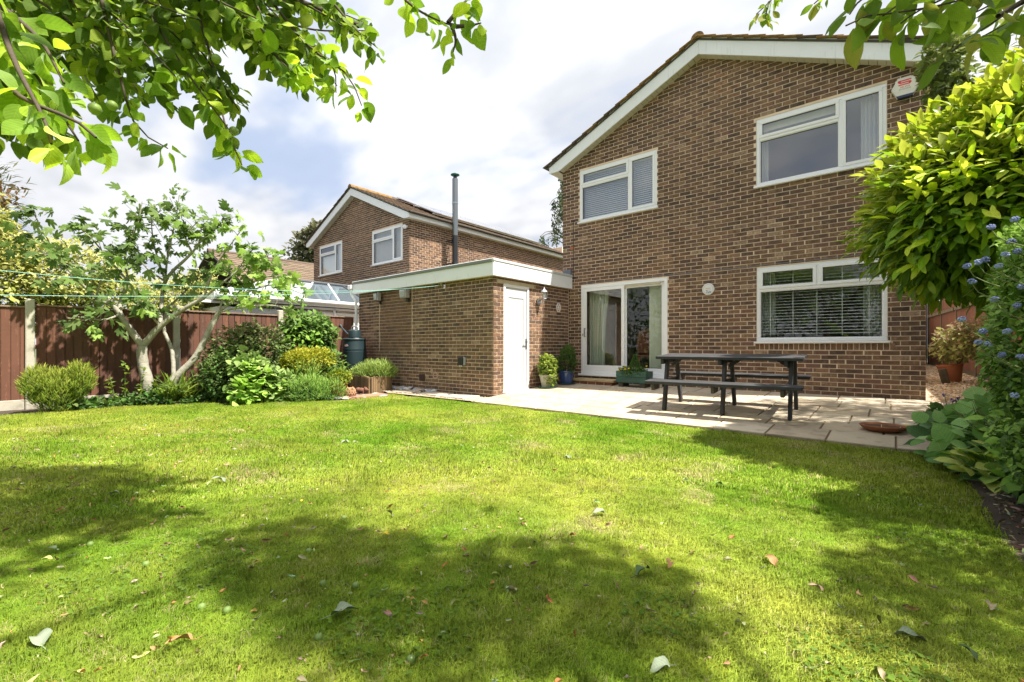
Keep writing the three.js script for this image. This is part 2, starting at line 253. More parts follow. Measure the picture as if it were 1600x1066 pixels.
// ------------------------------------------------------------------ houses
const PITCH = 0.449, DEPTH = 9.2;
function makeHouse(house, X0, o) { // local x runs from the left wall corner (0) to 6.48, front at z = 0
  const Wd = 6.48, cx = Wd / 2, eave = 5.24, apex = eave + PITCH * cx, rnd = rngOf(o.seed), base = 0.02;
  const topAt = (u) => apex - PITCH * Math.abs(u - cx);
  const front = mesh('wall', wallShell([[0.012, base], [Wd - 0.012, base], [Wd - 0.012, eave], [cx, apex], [0.012, eave]], o.holes, 0.1), M.mortar, house, [X0, 0, 0]);
  const list = layBricks(0.004, Wd - 0.004, base, apex, [...o.holes, ...(o.keep || [])], rnd, { top: (u) => topAt(u) + 0.02, extra: o.extra || [], phase: 1 });
  buildBricks(list, front, rnd, o.own, o.prefer);
  // the other walls and the rooms behind the glass
  const side = (x, nm) => { const m = mesh(nm, wallShell([[-0.1, base], [DEPTH - 0.12, base], [DEPTH - 0.12, eave], [-0.1, eave]], [], 0.09), M.mortar, house, [x, 0, 0]); return m; };
  const right = side(X0 + Wd, 'wall'); right.rotation.y = Math.PI / 2; right.position.z = -0.12;
  const left = side(X0, 'wall'); left.rotation.y = -Math.PI / 2; left.position.z = -DEPTH;
  if (o.sideBricks) { const r2 = rngOf(o.seed + 5), l2 = layBricks(-0.112, DEPTH - 0.13, base, eave, [], r2, { phase: 0 }).filter((b) => b.v > 3 || b.u < 1); right.updateWorldMatrix(true, false); buildBricks(l2, right, r2, 0); }
  mesh('wall', box(Wd - 0.24, apex - 0.2 - base, 0.1, X0 + cx, (eave + base) / 2, -DEPTH + 0.06), M.mortar, house);
  for (const [y, m] of [[0.34, M.carpet], [2.62, M.skyTintCeiling], [5.22, M.skyTintCeiling]]) mesh('floor', box(Wd - 0.24, 0.1, 3.6, X0 + cx, y, -1.93, 0.002), m, house);
  mesh('room_wall', box(Wd - 0.24, 2.2, 0.08, X0 + cx, 1.48, -3.8, 0.002), M.plaster, house); mesh('room_wall', box(Wd - 0.24, 2.5, 0.08, X0 + cx, 3.92, -3.8, 0.002), M.skyTintWall, house);
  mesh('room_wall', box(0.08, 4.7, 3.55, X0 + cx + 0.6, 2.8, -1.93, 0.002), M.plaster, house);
  // roof: underlay, tiles course by course, ridge
  const run = cx + 0.33, sl = Math.hypot(run, run * PITCH), ang = Math.atan(PITCH), ridgeY = apex + 0.262;
  for (const s of [-1, 1]) mesh('roof_deck', put(box(sl, 0.03, DEPTH + 0.34, 0, 0, 0, 0.002), X0 + cx + s * run / 2, ridgeY - run / 2 * PITCH - 0.02, -DEPTH / 2 + 0.05, 0, 0, -s * ang), M.roofUnder, house);
  const n = 13, gauge = sl / n, tg = box(gauge + 0.09, 0.02, 0.335, 0, 0, 0, 0.005), rest = [], cols = [];
  for (const s of [-1, 1]) for (let i = 0; i < n; i++) for (let k = 0; k < 28; k++) {
    const t = (i + 0.5) * gauge, mm = new THREE.Matrix4().compose(V(X0 + cx + s * (t * Math.cos(ang) + 0.02), ridgeY - t * Math.sin(ang) + 0.022, 0.085 - k * 0.34 + (rnd() - 0.5) * 0.012), new THREE.Quaternion().setFromEuler(new THREE.Euler((rnd() - 0.5) * 0.012, (rnd() - 0.5) * 0.01, -s * (ang - 0.065))), V(1, 1, 1));
    const f = 0.8 + rnd() * 0.5, col = [f * 1.05, f, f * 0.9];
    if (k === 0 && o.verge) { const m = mesh('roof_tile', tg, rnd() < 0.35 || i < 4 ? M.lichen : M.tile, house); m.applyMatrix4(mm); m.position.z += 0.02; } else { rest.push(mm); cols.push(col); }
  }
  instanced('roof_tiles', tg, M.tile, rest, cols, house);
  const rg = new THREE.CylinderGeometry(0.125, 0.125, 0.44, 10, 1, false, 0, Math.PI); rg.rotateZ(Math.PI / 2); rg.rotateY(Math.PI / 2); rg.rotateX(0);
  for (let k = 0; k < 21; k++) mesh('ridge_tile', rg, k < 4 ? M.lichen : M.tile, house, [X0 + cx, ridgeY - 0.02, 0.03 - k * 0.445], [0.012, 0, 0]);
  // bargeboards with boxed ends, soffit boards, eaves fascia and gutter
  const e = 0.25, lo = 5.215, hi = 5.415, sx = 0.03, aLo = lo + PITCH * (cx - sx), aHi = hi + PITCH * (cx + e);
  for (const s of [1, -1]) {
    const P = [[cx, aLo], [sx, lo], [-e, lo], [-e, hi], [cx, aHi]].map(([x, y]) => [s > 0 ? x - 0.001 : Wd - x + 0.001, y]);
    mesh('bargeboard', put(prism(s > 0 ? P.reverse() : P, 0.02, 0.003), X0, 0, 0.178), M.whiteMatt, house);
    const fx = s > 0 ? X0 - e + 0.012 : X0 + Wd + e - 0.012;
    mesh('fascia', box(0.022, 0.2, DEPTH + 0.02, fx, (lo + hi) / 2, -DEPTH / 2 + 0.165, 0.003), M.whiteMatt, house);
    mesh('eaves_soffit', box(e - 0.025, 0.012, DEPTH + 0.02, s > 0 ? X0 - e / 2 : X0 + Wd + e / 2, lo + 0.01, -DEPTH / 2 + 0.165, 0.002), M.soffit, house);
    const gut = new THREE.CylinderGeometry(0.055, 0.055, DEPTH + 0.05, 12, 1, true, -Math.PI / 2, Math.PI); gut.rotateX(Math.PI / 2);
    mesh('gutter', gut, o.gutterMat || M.white, house, [fx + (s > 0 ? -0.067 : 0.067), hi - 0.005, -DEPTH / 2 + 0.19]).rotation.z = 0;
    const nb = 30, L = Math.hypot(cx - sx, (cx - sx) * PITCH) / nb, sg = box(L - 0.006, 0.012, 0.175, 0, 0, 0, 0.002);
    for (let i = 0; i < nb; i++) { const t = (i + 0.5) / nb, x = sx + (cx - sx) * t, y = lo + PITCH * (cx - sx) * t + 0.012; mesh('soffit_board', sg, M.soffit, house, [s > 0 ? X0 + x : X0 + Wd - x, y, 0.09], [0, 0, s * Math.atan(PITCH)]); }
  }
  return { front, right };
}

const brickHouse = thing('brick_house', 'large brown brick house with a white gable edge behind the picnic table', 'house');
const HX = -6.14, hole = (a, b, c, d) => [a - HX, b - HX, c, d];
const oDoor = hole(-5.62, -3.573, 0.43, 2.469), oLR = hole(-1.935, -0.105, 1.145, 2.478), oUL = hole(-5.665, -3.795, 3.955, 5.155), oUR = hole(-1.942, -0.113, 3.945, 5.155);
const extra = [], keep = [];
{ // a course of bricks on edge under the lower window and on end over the patio doors
  for (let u = oLR[0] - 0.02; u < oLR[1] + 0.05; u += 0.0752) extra.push([u + 0.0325, oLR[2] - 0.039 - 0.054, 0.064, 0.104, [0, 2, 4, 5, 6][Math.floor(hash(Math.round(u * 100), 3, 3) * 5)]]);
  keep.push([oLR[0] - 0.02, oLR[1] + 0.06, oLR[2] - 0.145, oLR[2]]);
}
const { front: houseWall } = makeHouse(brickHouse, HX, { seed: 11, own: 300, verge: true, holes: [oDoor, oLR, oUL, oUR], extra, keep, prefer: (p) => !(p.x > -0.35 && p.y > 1.6) && !(p.x > -2.7 && p.x < -0.9 && p.y < 0.95) });
mesh('dark_wall_strip', box(5.25, 0.012, 0.012, HX + 3.2, 2.515, 0.002, 0.002), M.lead, brickHouse);  // thin dark strip across the wall above the door and window
mesh('plinth', box(6.5, 0.12, 0.03, HX + 3.24, 0.19, 0.012, 0.008), mat(0.24, 0.18, 0.12, 0.95, { map: T.stone }), brickHouse);
mesh('cable', limb([[-5.82, 4.05, 0.02], [-5.82, 3.2, 0.018], [-5.815, 2.62, 0.018]], 0.006, 0.006, 4, 5), M.dark, brickHouse);
mesh('vent_brick', box(0.1, 0.07, 0.02, -5.86, 3.38, 0.006, 0.003), mat(0.42, 0.14, 0.06, 0.9), brickHouse);
const ULlights = (w, h) => [[0.05, 1.225, h - 0.345, h - 0.05, 1], [0.05, 1.225, 0.05, h - 0.385, 0], [1.265, w - 0.05, 0.05, h - 0.05, 1]], ULbars = (w, h) => [['v', 1.245, 0.055, h - 0.055], ['h', h - 0.365, 0.055, 1.215]];
const wUL = makeWindow(brickHouse, -5.665, -3.795, 3.955, 5.155, ULlights(1.87, 1.2), { bars: ULbars(1.87, 1.2) });
venetian(wUL, 0.07, 1.215, 0.06, 1.14, 0.045, 0.8, -0.14); venetian(wUL, 1.275, 1.81, 0.06, 1.14, 0.045, 0.8, -0.14);
const wUR = makeWindow(brickHouse, -1.942, -0.113, 3.945, 5.155, ULlights(1.829, 1.21), { bars: ULbars(1.829, 1.21) });
mesh('roller_blind', box(1.15, 0.12, 0.01, 0.64, 1.08, -0.16, 0.002), M.slat, wUR);
mesh('curtain', put(drape(0.06, 0.17, 0.08, 1.15, 3, 0.02), 0, 0, -0.18), M.net, wUR);
mesh('curtain', put(drape(1.5, 1.78, 0.08, 1.15, 5, 0.02, 0.02), 0, 0, -0.18), M.net, wUR);
const wLR = makeWindow(brickHouse, -1.935, -0.105, 1.145, 2.478, [[0.05, 0.905, 0.945, 1.283, 1], [0.945, 1.78, 0.945, 1.283, 1], [0.05, 1.78, 0.05, 0.905, 0]], { glass: M.glassLow, bars: [['h', 0.925, 0.055, 1.775], ['v', 0.925, 0.955, 1.278]] });
venetian(wLR, 0.07, 1.76, 0.1, 1.27, 0.052, 0.2, -0.15, [0.2, 0.55, 0.9, 1.25, 1.6]);
mesh('curtain', put(drape(0.04, 0.26, 0.07, 1.27, 5, 0.022), 0, 0, -0.25), M.curtain, wLR);
mesh('curtain', put(drape(1.52, 1.8, 0.07, 1.27, 6, 0.022), 0, 0, -0.25), M.curtain, wLR);
{ // sliding patio doors
  const x0 = -5.62, w = 2.047, y0 = 0.43, h = 2.039, F = 0.07, z = -0.04;
  const d = mesh('patio_door', [box(w, F, 0.09, w / 2, h - F / 2, z), box(w, F, 0.09, w / 2, F / 2, z), box(F, h - 2 * F, 0.09, F / 2, h / 2, z), box(F, h - 2 * F, 0.09, w - F / 2, h / 2, z)], M.white, brickHouse, [x0, y0, 0]);
  for (const [a, b, zz, fix] of [[F, 1.09, z + 0.02, 0], [1.05, w - F, z - 0.025, 1]]) {
    const S = 0.075, c = F, e = h - F, B = fix ? 0.09 : 0.13;
    mesh('sash', [box(b - a, S, 0.04, (a + b) / 2, e - S / 2, zz, 0.006), box(b - a, B, 0.04, (a + b) / 2, c + B / 2, zz, 0.006), box(S, e - c - S - B, 0.04, a + S / 2, (c + e - S + B) / 2, zz, 0.006), box(S, e - c - S - B, 0.04, b - S / 2, (c + e - S + B) / 2, zz, 0.006)], M.white, d);
    mesh('pane', new THREE.PlaneGeometry(b - a - 2 * S, e - c - S - B), M.glassLow, d, [(a + b) / 2, (c + e - S + B) / 2, zz]);
    mesh('seal', [box(b - a - 2 * S, 0.007, 0.02, (a + b) / 2, e - S - 0.003, zz, 0.001), box(0.007, e - c - S - B - 0.02, 0.02, a + S + 0.003, (c + e - S + B) / 2, zz, 0.001), box(0.007, e - c - S - B - 0.02, 0.02, b - S - 0.003, (c + e - S + B) / 2, zz, 0.001), box(b - a - 2 * S, 0.007, 0.02, (a + b) / 2, c + B + 0.003, zz, 0.001)], M.seal, d);
  }
  mesh('vent', [box(0.82, 0.03, 0.025, 1.5, h - 0.1, 0.012, 0.008), box(0.06, 0.04, 0.04, 1.88, h - 0.095, 0.018, 0.008)], M.cream, d);
  mesh('handle', [box(0.022, 0.2, 0.02, 0.115, 0.95, 0.05, 0.006), box(0.02, 0.025, 0.05, 0.115, 1.04, 0.025, 0.004), box(0.02, 0.025, 0.05, 0.115, 0.86, 0.025, 0.004)], M.chrome, d);
  mesh('lock', box(0.02, 0.05, 0.015, 0.05, 0.9, 0.01, 0.004), M.chrome, d);
  mesh('threshold', box(w + 0.07, 0.045, 0.15, w / 2, -0.024, 0.02, 0.01), M.white, d);
  mesh('curtain', put(drape(0.1, 0.62, 0.03, 1.98, 6, 0.035, 0.25), 0, 0, -0.24), M.curtain, d);
  const vb = box(0.086, 1.85, 0.003, 0, 0, 0, 0.001);
  for (let i = 0; i < 6; i++) mesh('blind_slat', vb, mat(0.55, 0.58, 0.43, 0.8), d, [1.62 + i * 0.064, 1.0, -0.2], [0, 0.55, 0]);
}
{ // an armchair just inside the doors
  const t = thing('wooden_chair', 'orange brown wooden chair inside the patio doors beside the pale blinds', 'chair', [-4.32, 0.39, -0.75], 0.5), m = mat(0.33, 0.11, 0.045, 0.6, { map: T.grain });
  mesh('seat', box(0.46, 0.05, 0.44, 0, 0.45, 0, 0.015), m, t);
  mesh('backrest', put(prism([[-0.2, 0], [0.2, 0], [0.23, 0.3], [0.17, 0.52], [0, 0.58], [-0.17, 0.52], [-0.23, 0.3]], 0.03, 0.01), 0, 0.5, -0.22, -0.12), m, t);
  for (const [x, z] of [[-0.2, -0.19], [0.2, -0.19], [-0.2, 0.19], [0.2, 0.19]]) mesh('leg', box(0.045, 0.43, 0.045, x, 0.212, z, 0.008), m, t);
}

// ------------------------------------------------------------------ ground, lawn, patio, paths
const patioY = (z) => 0.255 - 0.06 * z;
structure('ground', put(new THREE.PlaneGeometry(1400, 1400), 0, -0.06, 0, -Math.PI / 2), mat(0.075, 0.09, 0.035, 1));
function sheet(poly, y, uvs = 1) { const s = new THREE.Shape(poly.map((q) => new THREE.Vector2(q[0], -q[1]))), g = new THREE.ShapeGeometry(s, 4); g.rotateX(-Math.PI / 2); const p = g.attributes.position, uv = g.attributes.uv; for (let i = 0; i < p.count; i++) { uv.setXY(i, p.getX(i) * uvs, p.getZ(i) * uvs); p.setY(i, typeof y === 'function' ? y(p.getX(i), p.getZ(i)) : y); } g.computeVertexNormals(); return g; }
const LAWN = [[-8.3, 3.34], [-5.25, 3.3], [0.12, 3.34], [0.3, 3.6], [0.38, 4.1], [0.41, 5.4], [0.46, 6.1], [0.5, 12.5], [-10.3, 12.5], [-10.3, 9.2], [-10.1, 8.6], [-10.02, 7.4], [-9.5, 6.5], [-8.75, 5.6], [-8.1, 4.8], [-7.98, 4.45], [-8.2, 3.9]];
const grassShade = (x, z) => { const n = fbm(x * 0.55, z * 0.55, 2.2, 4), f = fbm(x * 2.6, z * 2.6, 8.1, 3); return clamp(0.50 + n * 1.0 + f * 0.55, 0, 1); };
T.turf = tex(512, (u, v) => { const k = tn(u, v, 24, 131, 4), b = sm(tn(u, v, 10, 137, 3), 0.4, 0.7); return [0.55 * k + 0.24 * b, 0.60 * k + 0.2, 0.12 * k + 0.02]; });
T.turf.repeat.set(0.6, 0.6);
structure('lawn', sheet(LAWN, 0.012), mat(0.62, 0.62, 0.15, 1, { map: T.turf }));
structure('flower_bed', sheet([[-11.2, 12.5], [-10.3, 12.5], [-10.3, 9.2], [-10.1, 8.6], [-10.02, 7.4], [-9.5, 6.5], [-8.75, 5.6], [-8.1, 4.8], [-7.98, 4.45], [-8.2, 3.9], [-8.3, 3.0], [-11.2, 2.5]], 0.022, 0.8), M.soil);
structure('right_flower_bed', sheet([[0.12, 3.34], [0.3, 3.6], [0.38, 4.1], [0.41, 5.4], [0.46, 6.1], [0.5, 12.5], [3, 12.5], [2.4, 2], [0.5, 2], [0.34, 2.6]], 0.022, 0.8), M.soil);
{ // side path, rising gently past the house
  const g = new THREE.PlaneGeometry(2.6, 16, 4, 16); g.rotateX(-Math.PI / 2); g.translate(1.5, 0, -5.6); const p = g.attributes.position, uv = g.attributes.uv;
  for (let i = 0; i < p.count; i++) { p.setY(i, patioY(Math.max(p.getZ(i), -2.5)) - 0.03 + Math.max(0, -p.getZ(i) - 2.5) * 0.02 + 0.01); uv.setXY(i, p.getX(i), p.getZ(i)); } g.computeVertexNormals();
  structure('gravel_path', g, mat(0.42, 0.34, 0.24, 1, { map: T.rough }));
}
structure('gravel_strip', sheet([[-10.8, 2.3], [-5.7, 2.3], [-5.7, 3.28], [-8.4, 3.38]], 0.06, 1), mat(0.45, 0.36, 0.25, 1, { map: T.rough }));
const stoneG = (() => { const g = new THREE.IcosahedronGeometry(1, 1), p = g.attributes.position; for (let i = 0; i < p.count; i++) { const v = V(p.getX(i), p.getY(i), p.getZ(i)), k = 1 + 0.35 * perlin.noise(v.x * 1.3 + 4, v.y * 1.3, v.z * 1.3); p.setXYZ(i, v.x * k, v.y * k * 0.6, v.z * k); } g.computeVertexNormals(); return g; })();
function scatterStones(name, n, area, y, r0, r1, cols, seed) {
  const r = rngOf(seed), ms = [], cs = [];
  for (let i = 0; i < n; i++) { const [x, z] = area(r), k = lerp(r0, r1, r() * r()), c = cols[Math.floor(r() * cols.length)], f = 0.8 + 0.4 * r(); ms.push(new THREE.Matrix4().compose(V(x, (typeof y === 'function' ? y(x, z) : y) + k * 0.3, z), new THREE.Quaternion().setFromEuler(new THREE.Euler(r() * 0.6, r() * 6.28, r() * 0.6)), V(k * (0.8 + 0.5 * r()), k, k * (0.8 + 0.4 * r())))); cs.push(c.map((q) => q * f)); }
  return instanced(name, stoneG, mat(1, 1, 1, 0.9, { map: T.rough }), ms, cs);
}
const GR = [[0.5, 0.4, 0.27], [0.36, 0.26, 0.17], [0.6, 0.52, 0.4], [0.45, 0.3, 0.18], [0.55, 0.5, 0.45]];
tag(scatterStones('gravel', 9000, (r) => [0.4 + r() * 1.5, 1.6 - r() * 10], (x, z) => patioY(Math.max(z, -2.5)) - 0.02 + Math.max(0, -z - 2.5) * 0.02, 0.008, 0.026, GR, 501), 'tan gravel covering the side path between house and fence', 'gravel');
tag(scatterStones('gravel', 5200, (r) => [-10.2 + r() * 4.5, 2.66 + r() * 0.62], 0.06, 0.006, 0.016, GR, 502), 'pale tan gravel strip along the garage wall', 'gravel');
{ // patio: bed of mortar, slabs in rows parallel to the house
  const bed = new THREE.PlaneGeometry(6.35, 3.36); bed.rotateX(-Math.PI / 2 + Math.atan(0.06)); bed.translate(-2.775, patioY(1.62) - 0.012, 1.62);
  const patio = structure('patio', bed, mat(0.25, 0.18, 0.11, 1, { map: T.stone }));
  const r = rngOf(77), mats = [[0.56, 0.46, 0.33], [0.51, 0.42, 0.30], [0.60, 0.505, 0.375], [0.53, 0.44, 0.325], [0.48, 0.385, 0.27], [0.57, 0.46, 0.315]].map((c) => mat(...c, 0.93, { map: T.stone, bumpMap: T.fine, bumpScale: 0.003 }));
  const rows = [0.03, 0.58, 1.15, 1.72, 2.29, 2.75, 3.3];
  for (let i = 0; i + 1 < rows.length; i++) {
    const z0 = rows[i] + 0.008, z1 = rows[i + 1] - 0.008, zc = (z0 + z1) / 2;
    for (let x = -5.93 - r() * 0.5; x < 0.4; ) {
      const w = r() < 0.72 ? 0.575 : 0.42, a = Math.max(x + 0.009, -5.93), b = Math.min(x + w - 0.009, i < 2 ? 0.37 : i < 4 ? 0.42 : 0.36); x += w;
      if (b - a < 0.12) continue;
      const m = mesh('paving_slab', box(b - a, 0.04, z1 - z0, 0, 0, 0, 0.005, r() * 3), mats[Math.floor(r() * 6)], patio, [(a + b) / 2, patioY(zc) - 0.016 + (r() - 0.5) * 0.004, zc], [Math.atan(0.06) + (r() - 0.5) * 0.004, 0, (r() - 0.5) * 0.004]);
    }
  }
}
{ const st = [[-6.55, 2.98, 0.62, 0.5, 0.05], [-7.3, 2.97, 0.66, 0.46, -0.06], [-8.12, 3.05, 0.6, 0.4, 0.1]], lb = ['cream stepping slab in gravel nearest the garage corner', 'cream stepping slab in the middle of the gravel strip', 'cream stepping slab in gravel nearest the log planter'];
  st.forEach((s, i) => tag(mesh('stepping_slab', box(s[2], 0.05, s[3], 0, 0, 0, 0.008, i), mat(0.6, 0.52, 0.4, 0.93, { map: T.stone }), null, [s[0], 0.065, s[1]], [0, s[4], 0.01]), lb[i], 'paving slab', 'stepping slabs in the gravel')); }
{ // white and grey cobbles by the wall
  const r = rngOf(88), cm = [[0.5, 0.5, 0.52], [0.34, 0.34, 0.37], [0.66, 0.65, 0.62], [0.45, 0.36, 0.28]].map((c) => mat(...c, 0.85));
  const t = thing('cobble_pile', 'pile of grey and white cobbles against the garage wall', 'stones', [-8.35, 0.06, 2.84]);
  for (let i = 0; i < 46; i++) { const k = 0.03 + 0.035 * r(), m = mesh('cobble', stoneG, cm[Math.floor(r() * 4)], t, [(r() - 0.5) * 1.5, k * 0.4 + r() * 0.03, (r() - 0.5) * 0.26], [r() * 0.4, r() * 6, r() * 0.4]); m.scale.set(k * 1.3, k, k); }
}
// ------------------------------------------------------------------ the flat-roofed garage
const garage = thing('brick_garage', 'flat roofed brick garage with a white fascia and side door', 'garage');
{
  const L = -10.72, R = -5.957, Zf = 2.66, top = 2.42, base = -0.02, rnd = rngOf(21), wd = R - L;
  const f = mesh('wall', wallShell([[0.012, base], [wd - 0.012, base], [wd - 0.012, top], [0.012, top]], [], 0.1), M.mortar, garage, [L, 0, Zf]);
  const inf = [-9.78 - L, -8.49 - L, 0.95, top];
  const lf = layBricks(0.004, wd - 0.004, base, top, [], rnd, { patches: [{ rect: [inf[0], inf[1], 0.955, inf[3]], k: 9 }], phase: 0 });
  for (const b of lf) if (b.u > inf[0] && b.u < inf[1] && b.v > inf[2]) b.k = [2, 6, 4, 9][Math.floor(rnd() * 4)];
  const s = mesh('wall', wallShell([[-0.085, base], [Zf - 0.1, base], [Zf - 0.1, top], [-0.085, top]], [[0.2, 1.02, 0.13, 2.31]], 0.1), M.mortar, garage, [R, 0, Zf - 0.1]); s.rotation.y = Math.PI / 2;
  const ls = layBricks(-0.096, Zf - 0.12, base, top, [[0.2 - 0.004, 1.024, 0.1, 2.31], [0.0, 1.2, 2.3, 2.385]], rnd, { phase: 1 });
  lf.forEach((b) => { b.w = Math.max(0.03, b.w); });
  const all = { f: lf, s: ls }; let nf = 0, ns = 0;
  { const cand = [...lf.map((b) => [V(L + b.u, b.v, Zf).distanceTo(EYE), 'f']), ...ls.map((b) => [V(R, b.v, Zf - 0.1 - b.u).distanceTo(EYE), 's'])].sort((a, b) => a[0] - b[0]).slice(0, 300); cand.forEach((c) => (c[1] === 'f' ? nf++ : ns++)); }
  buildBricks(lf, f, rnd, nf); s.updateWorldMatrix(true, false); buildBricks(ls, s, rnd, ns);
  for (const u of [inf[0] - 0.004, inf[1] + 0.004]) mesh('mortar_joint', box(0.014, 1.46, 0.006, u, 1.67, 0.001, 0.001), M.mortar, f);
  mesh('wall', box(0.1, 2.4, 5.5, L + 0.05, 1.2, -0.2, 0.002), M.mortar, garage); mesh('wall', box(wd - 0.2, 2.4, 0.1, (L + R) / 2, 1.2, -3.0, 0.002), M.mortar, garage);
  mesh('lintel', box(1.19, 0.075, 0.05, 0.6, 2.345, -0.015, 0.005), M.cream, s);
  // door, frame and fittings
  const dx = 0.2, dw = 0.82, dy = 0.13, dh = 2.18, fr = [box(0.06, dh, 0.07, dx + 0.03, dy + dh / 2, -0.03), box(0.06, dh, 0.07, dx + dw - 0.03, dy + dh / 2, -0.03), box(dw - 0.12, 0.06, 0.07, dx + dw / 2, dy + dh - 0.03, -0.03)];
  mesh('door_frame', fr, M.white, s);
  const d = mesh('door', [box(0.69, 2.08, 0.04, dx + dw / 2, dy + 0.035 + 1.04, -0.035, 0.005)], mat(0.54, 0.55, 0.57, 0.45, { map: T.grime }), s);
  const g = (x, y, w, h) => box(w, h, 0.006, dx + dw / 2 + x, dy + 1.07 + y, -0.0135, 0.002);
  mesh('door_moulding', [g(0, 0.86, 0.5, 0.022), g(0, -0.80, 0.5, 0.022), g(0.24, 0.03, 0.022, 1.63), g(-0.24, 0.03, 0.022, 1.63)], mat(0.50, 0.51, 0.53, 0.45), d);
  mesh('moulding_shade', [box(0.46, 0.006, 0.002, dx + dw / 2, dy + 1.93 - 0.02, -0.0134), box(0.006, 1.58, 0.002, dx + dw / 2 + 0.222, dy + 1.1, -0.0134)], mat(0.16, 0.17, 0.18, 0.6), d);  // dark strips painting the shade along the top and one side moulding
  mesh('handle', [box(0.03, 0.22, 0.012, dx + dw - 0.095, dy + 0.98, -0.008, 0.004), box(0.12, 0.018, 0.018, dx + dw - 0.14, dy + 1.02, 0.04, 0.006), box(0.016, 0.016, 0.05, dx + dw - 0.095, dy + 1.02, 0.015, 0.003)], M.chrome, d);
  mesh('door_seal', [box(0.006, 2.08, 0.01, dx + 0.063, dy + 1.075, -0.012, 0.001), box(0.006, 2.08, 0.01, dx + dw - 0.063, dy + 1.075, -0.012, 0.001), box(0.69, 0.006, 0.01, dx + dw / 2, dy + 2.118, -0.012, 0.001)], mat(0.35, 0.37, 0.38, 0.7), s);
  mesh('threshold', box(dw + 0.06, 0.05, 0.14, dx + dw / 2, dy - 0.0, 0.03, 0.01), M.white, s);
  mesh('step', box(dw + 0.08, 0.12, 0.1, dx + dw / 2, 0.045, 0.0, 0.006), mat(0.2, 0.15, 0.1, 0.95), s);
  // roof deck, fascia boards and drip trim
  mesh('roof', box(wd + 0.16, 0.06, 5.9, (L + R) / 2, 2.70, -0.15, 0.004), M.felt, garage);
  const y0 = 2.415, y1 = 2.685, yc = (y0 + y1) / 2;
  mesh('fascia', box(wd + 0.2, y1 - y0, 0.025, (L + R) / 2, yc, 2.765, 0.004), M.whiteMatt, garage);
  mesh('fascia', box(0.025, y1 - y0, 2.74, R + 0.09, yc, 1.38, 0.004), M.whiteMatt, garage);
  mesh('fascia', box(0.025, y1 - y0, 5.7, L - 0.09, yc, -0.1, 0.004), M.whiteMatt, garage);
  mesh('soffit', [box(wd + 0.17, 0.012, 0.09, (L + R) / 2, 2.424, 2.704, 0.002), box(0.09, 0.012, 2.62, R + 0.04, 2.425, 1.33, 0.002)], M.soffit, garage);
  const trim = mat(0.50, 0.53, 0.52, 0.6);
  mesh('roof_trim', box(wd + 0.25, 0.055, 0.05, (L + R) / 2, 2.715, 2.765, 0.01), trim, garage); mesh('roof_trim', box(0.05, 0.056, 2.72, R + 0.09, 2.7155, 1.37, 0.01), trim, garage);
  mesh('flashing', box(0.22, 0.14, 0.25, -5.98, 2.80, -0.05, 0.01), M.lead, garage);
}
{ // downpipe at the left corner
  const t = thing('downpipe', 'white plastic downpipe with swan neck on the left end of the garage', 'pipe');
  mesh('pipe', limb([[-10.70, 2.2, 2.75], [-10.70, 1.4, 2.75], [-10.70, 1.28, 2.75]], 0.036, 0.036, 4, 12), M.white, t);
  mesh('swan_neck', limb([[-10.88, 2.56, 2.78], [-10.88, 2.44, 2.78], [-10.85, 2.38, 2.775], [-10.72, 2.25, 2.755], [-10.70, 2.18, 2.75]], 0.036, 0.036, 14, 12), M.white, t);
  mesh('hopper', box(0.15, 0.11, 0.12, -10.88, 2.6, 2.79, 0.01), M.white, t);
  for (const y of [1.42, 2.05]) mesh('clip', box(0.13, 0.03, 0.06, -10.68, y, 2.73, 0.006), M.white, t);
}
// ------------------------------------------------------------------ fittings on the walls
{ // floodlights
  const mk = (x, y, w, h, d, c, lb) => { const t = thing('floodlight', lb, 'floodlight', [x, y, 2.665]), m = mat(...c, 0.5, { metalness: 0.4 }); mesh('housing', put(prism([[-w / 2, -h / 2], [w / 2, -h / 2], [w / 2, h / 2], [-w / 2, h / 2]], d, 0.01), 0, 0, 0.05, 0.12), m, t); mesh('lens', put(box(w * 0.84, h * 0.8, 0.012, 0, 0, 0, 0.003), 0, -0.012, 0.05 + d + 0.012, 0.12), mat(0.4, 0.42, 0.42, 0.2), t); mesh('bracket', [box(w * 0.3, 0.03, 0.06, 0, h * 0.2, 0.03), box(w * 0.34, 0.08, 0.05, w * 0.15, -h / 2 - 0.05, 0.035, 0.01)], M.dark, t); mesh('side_plate', box(0.012, h * 1.02, d, w / 2 + 0.008, 0, 0.05 + d / 2, 0.002), mat(0.7, 0.7, 0.7, 0.3, { metalness: 0.7 }), t); };
  mk(-9.72, 2.28, 0.15, 0.19, 0.1, [0.13, 0.12, 0.11], 'small dark grey floodlight, nearer the downpipe on the garage wall'); mk(-8.62, 2.27, 0.2, 0.19, 0.12, [0.4, 0.4, 0.4], 'larger pale grey floodlight nearer the line hook on garage wall');
}
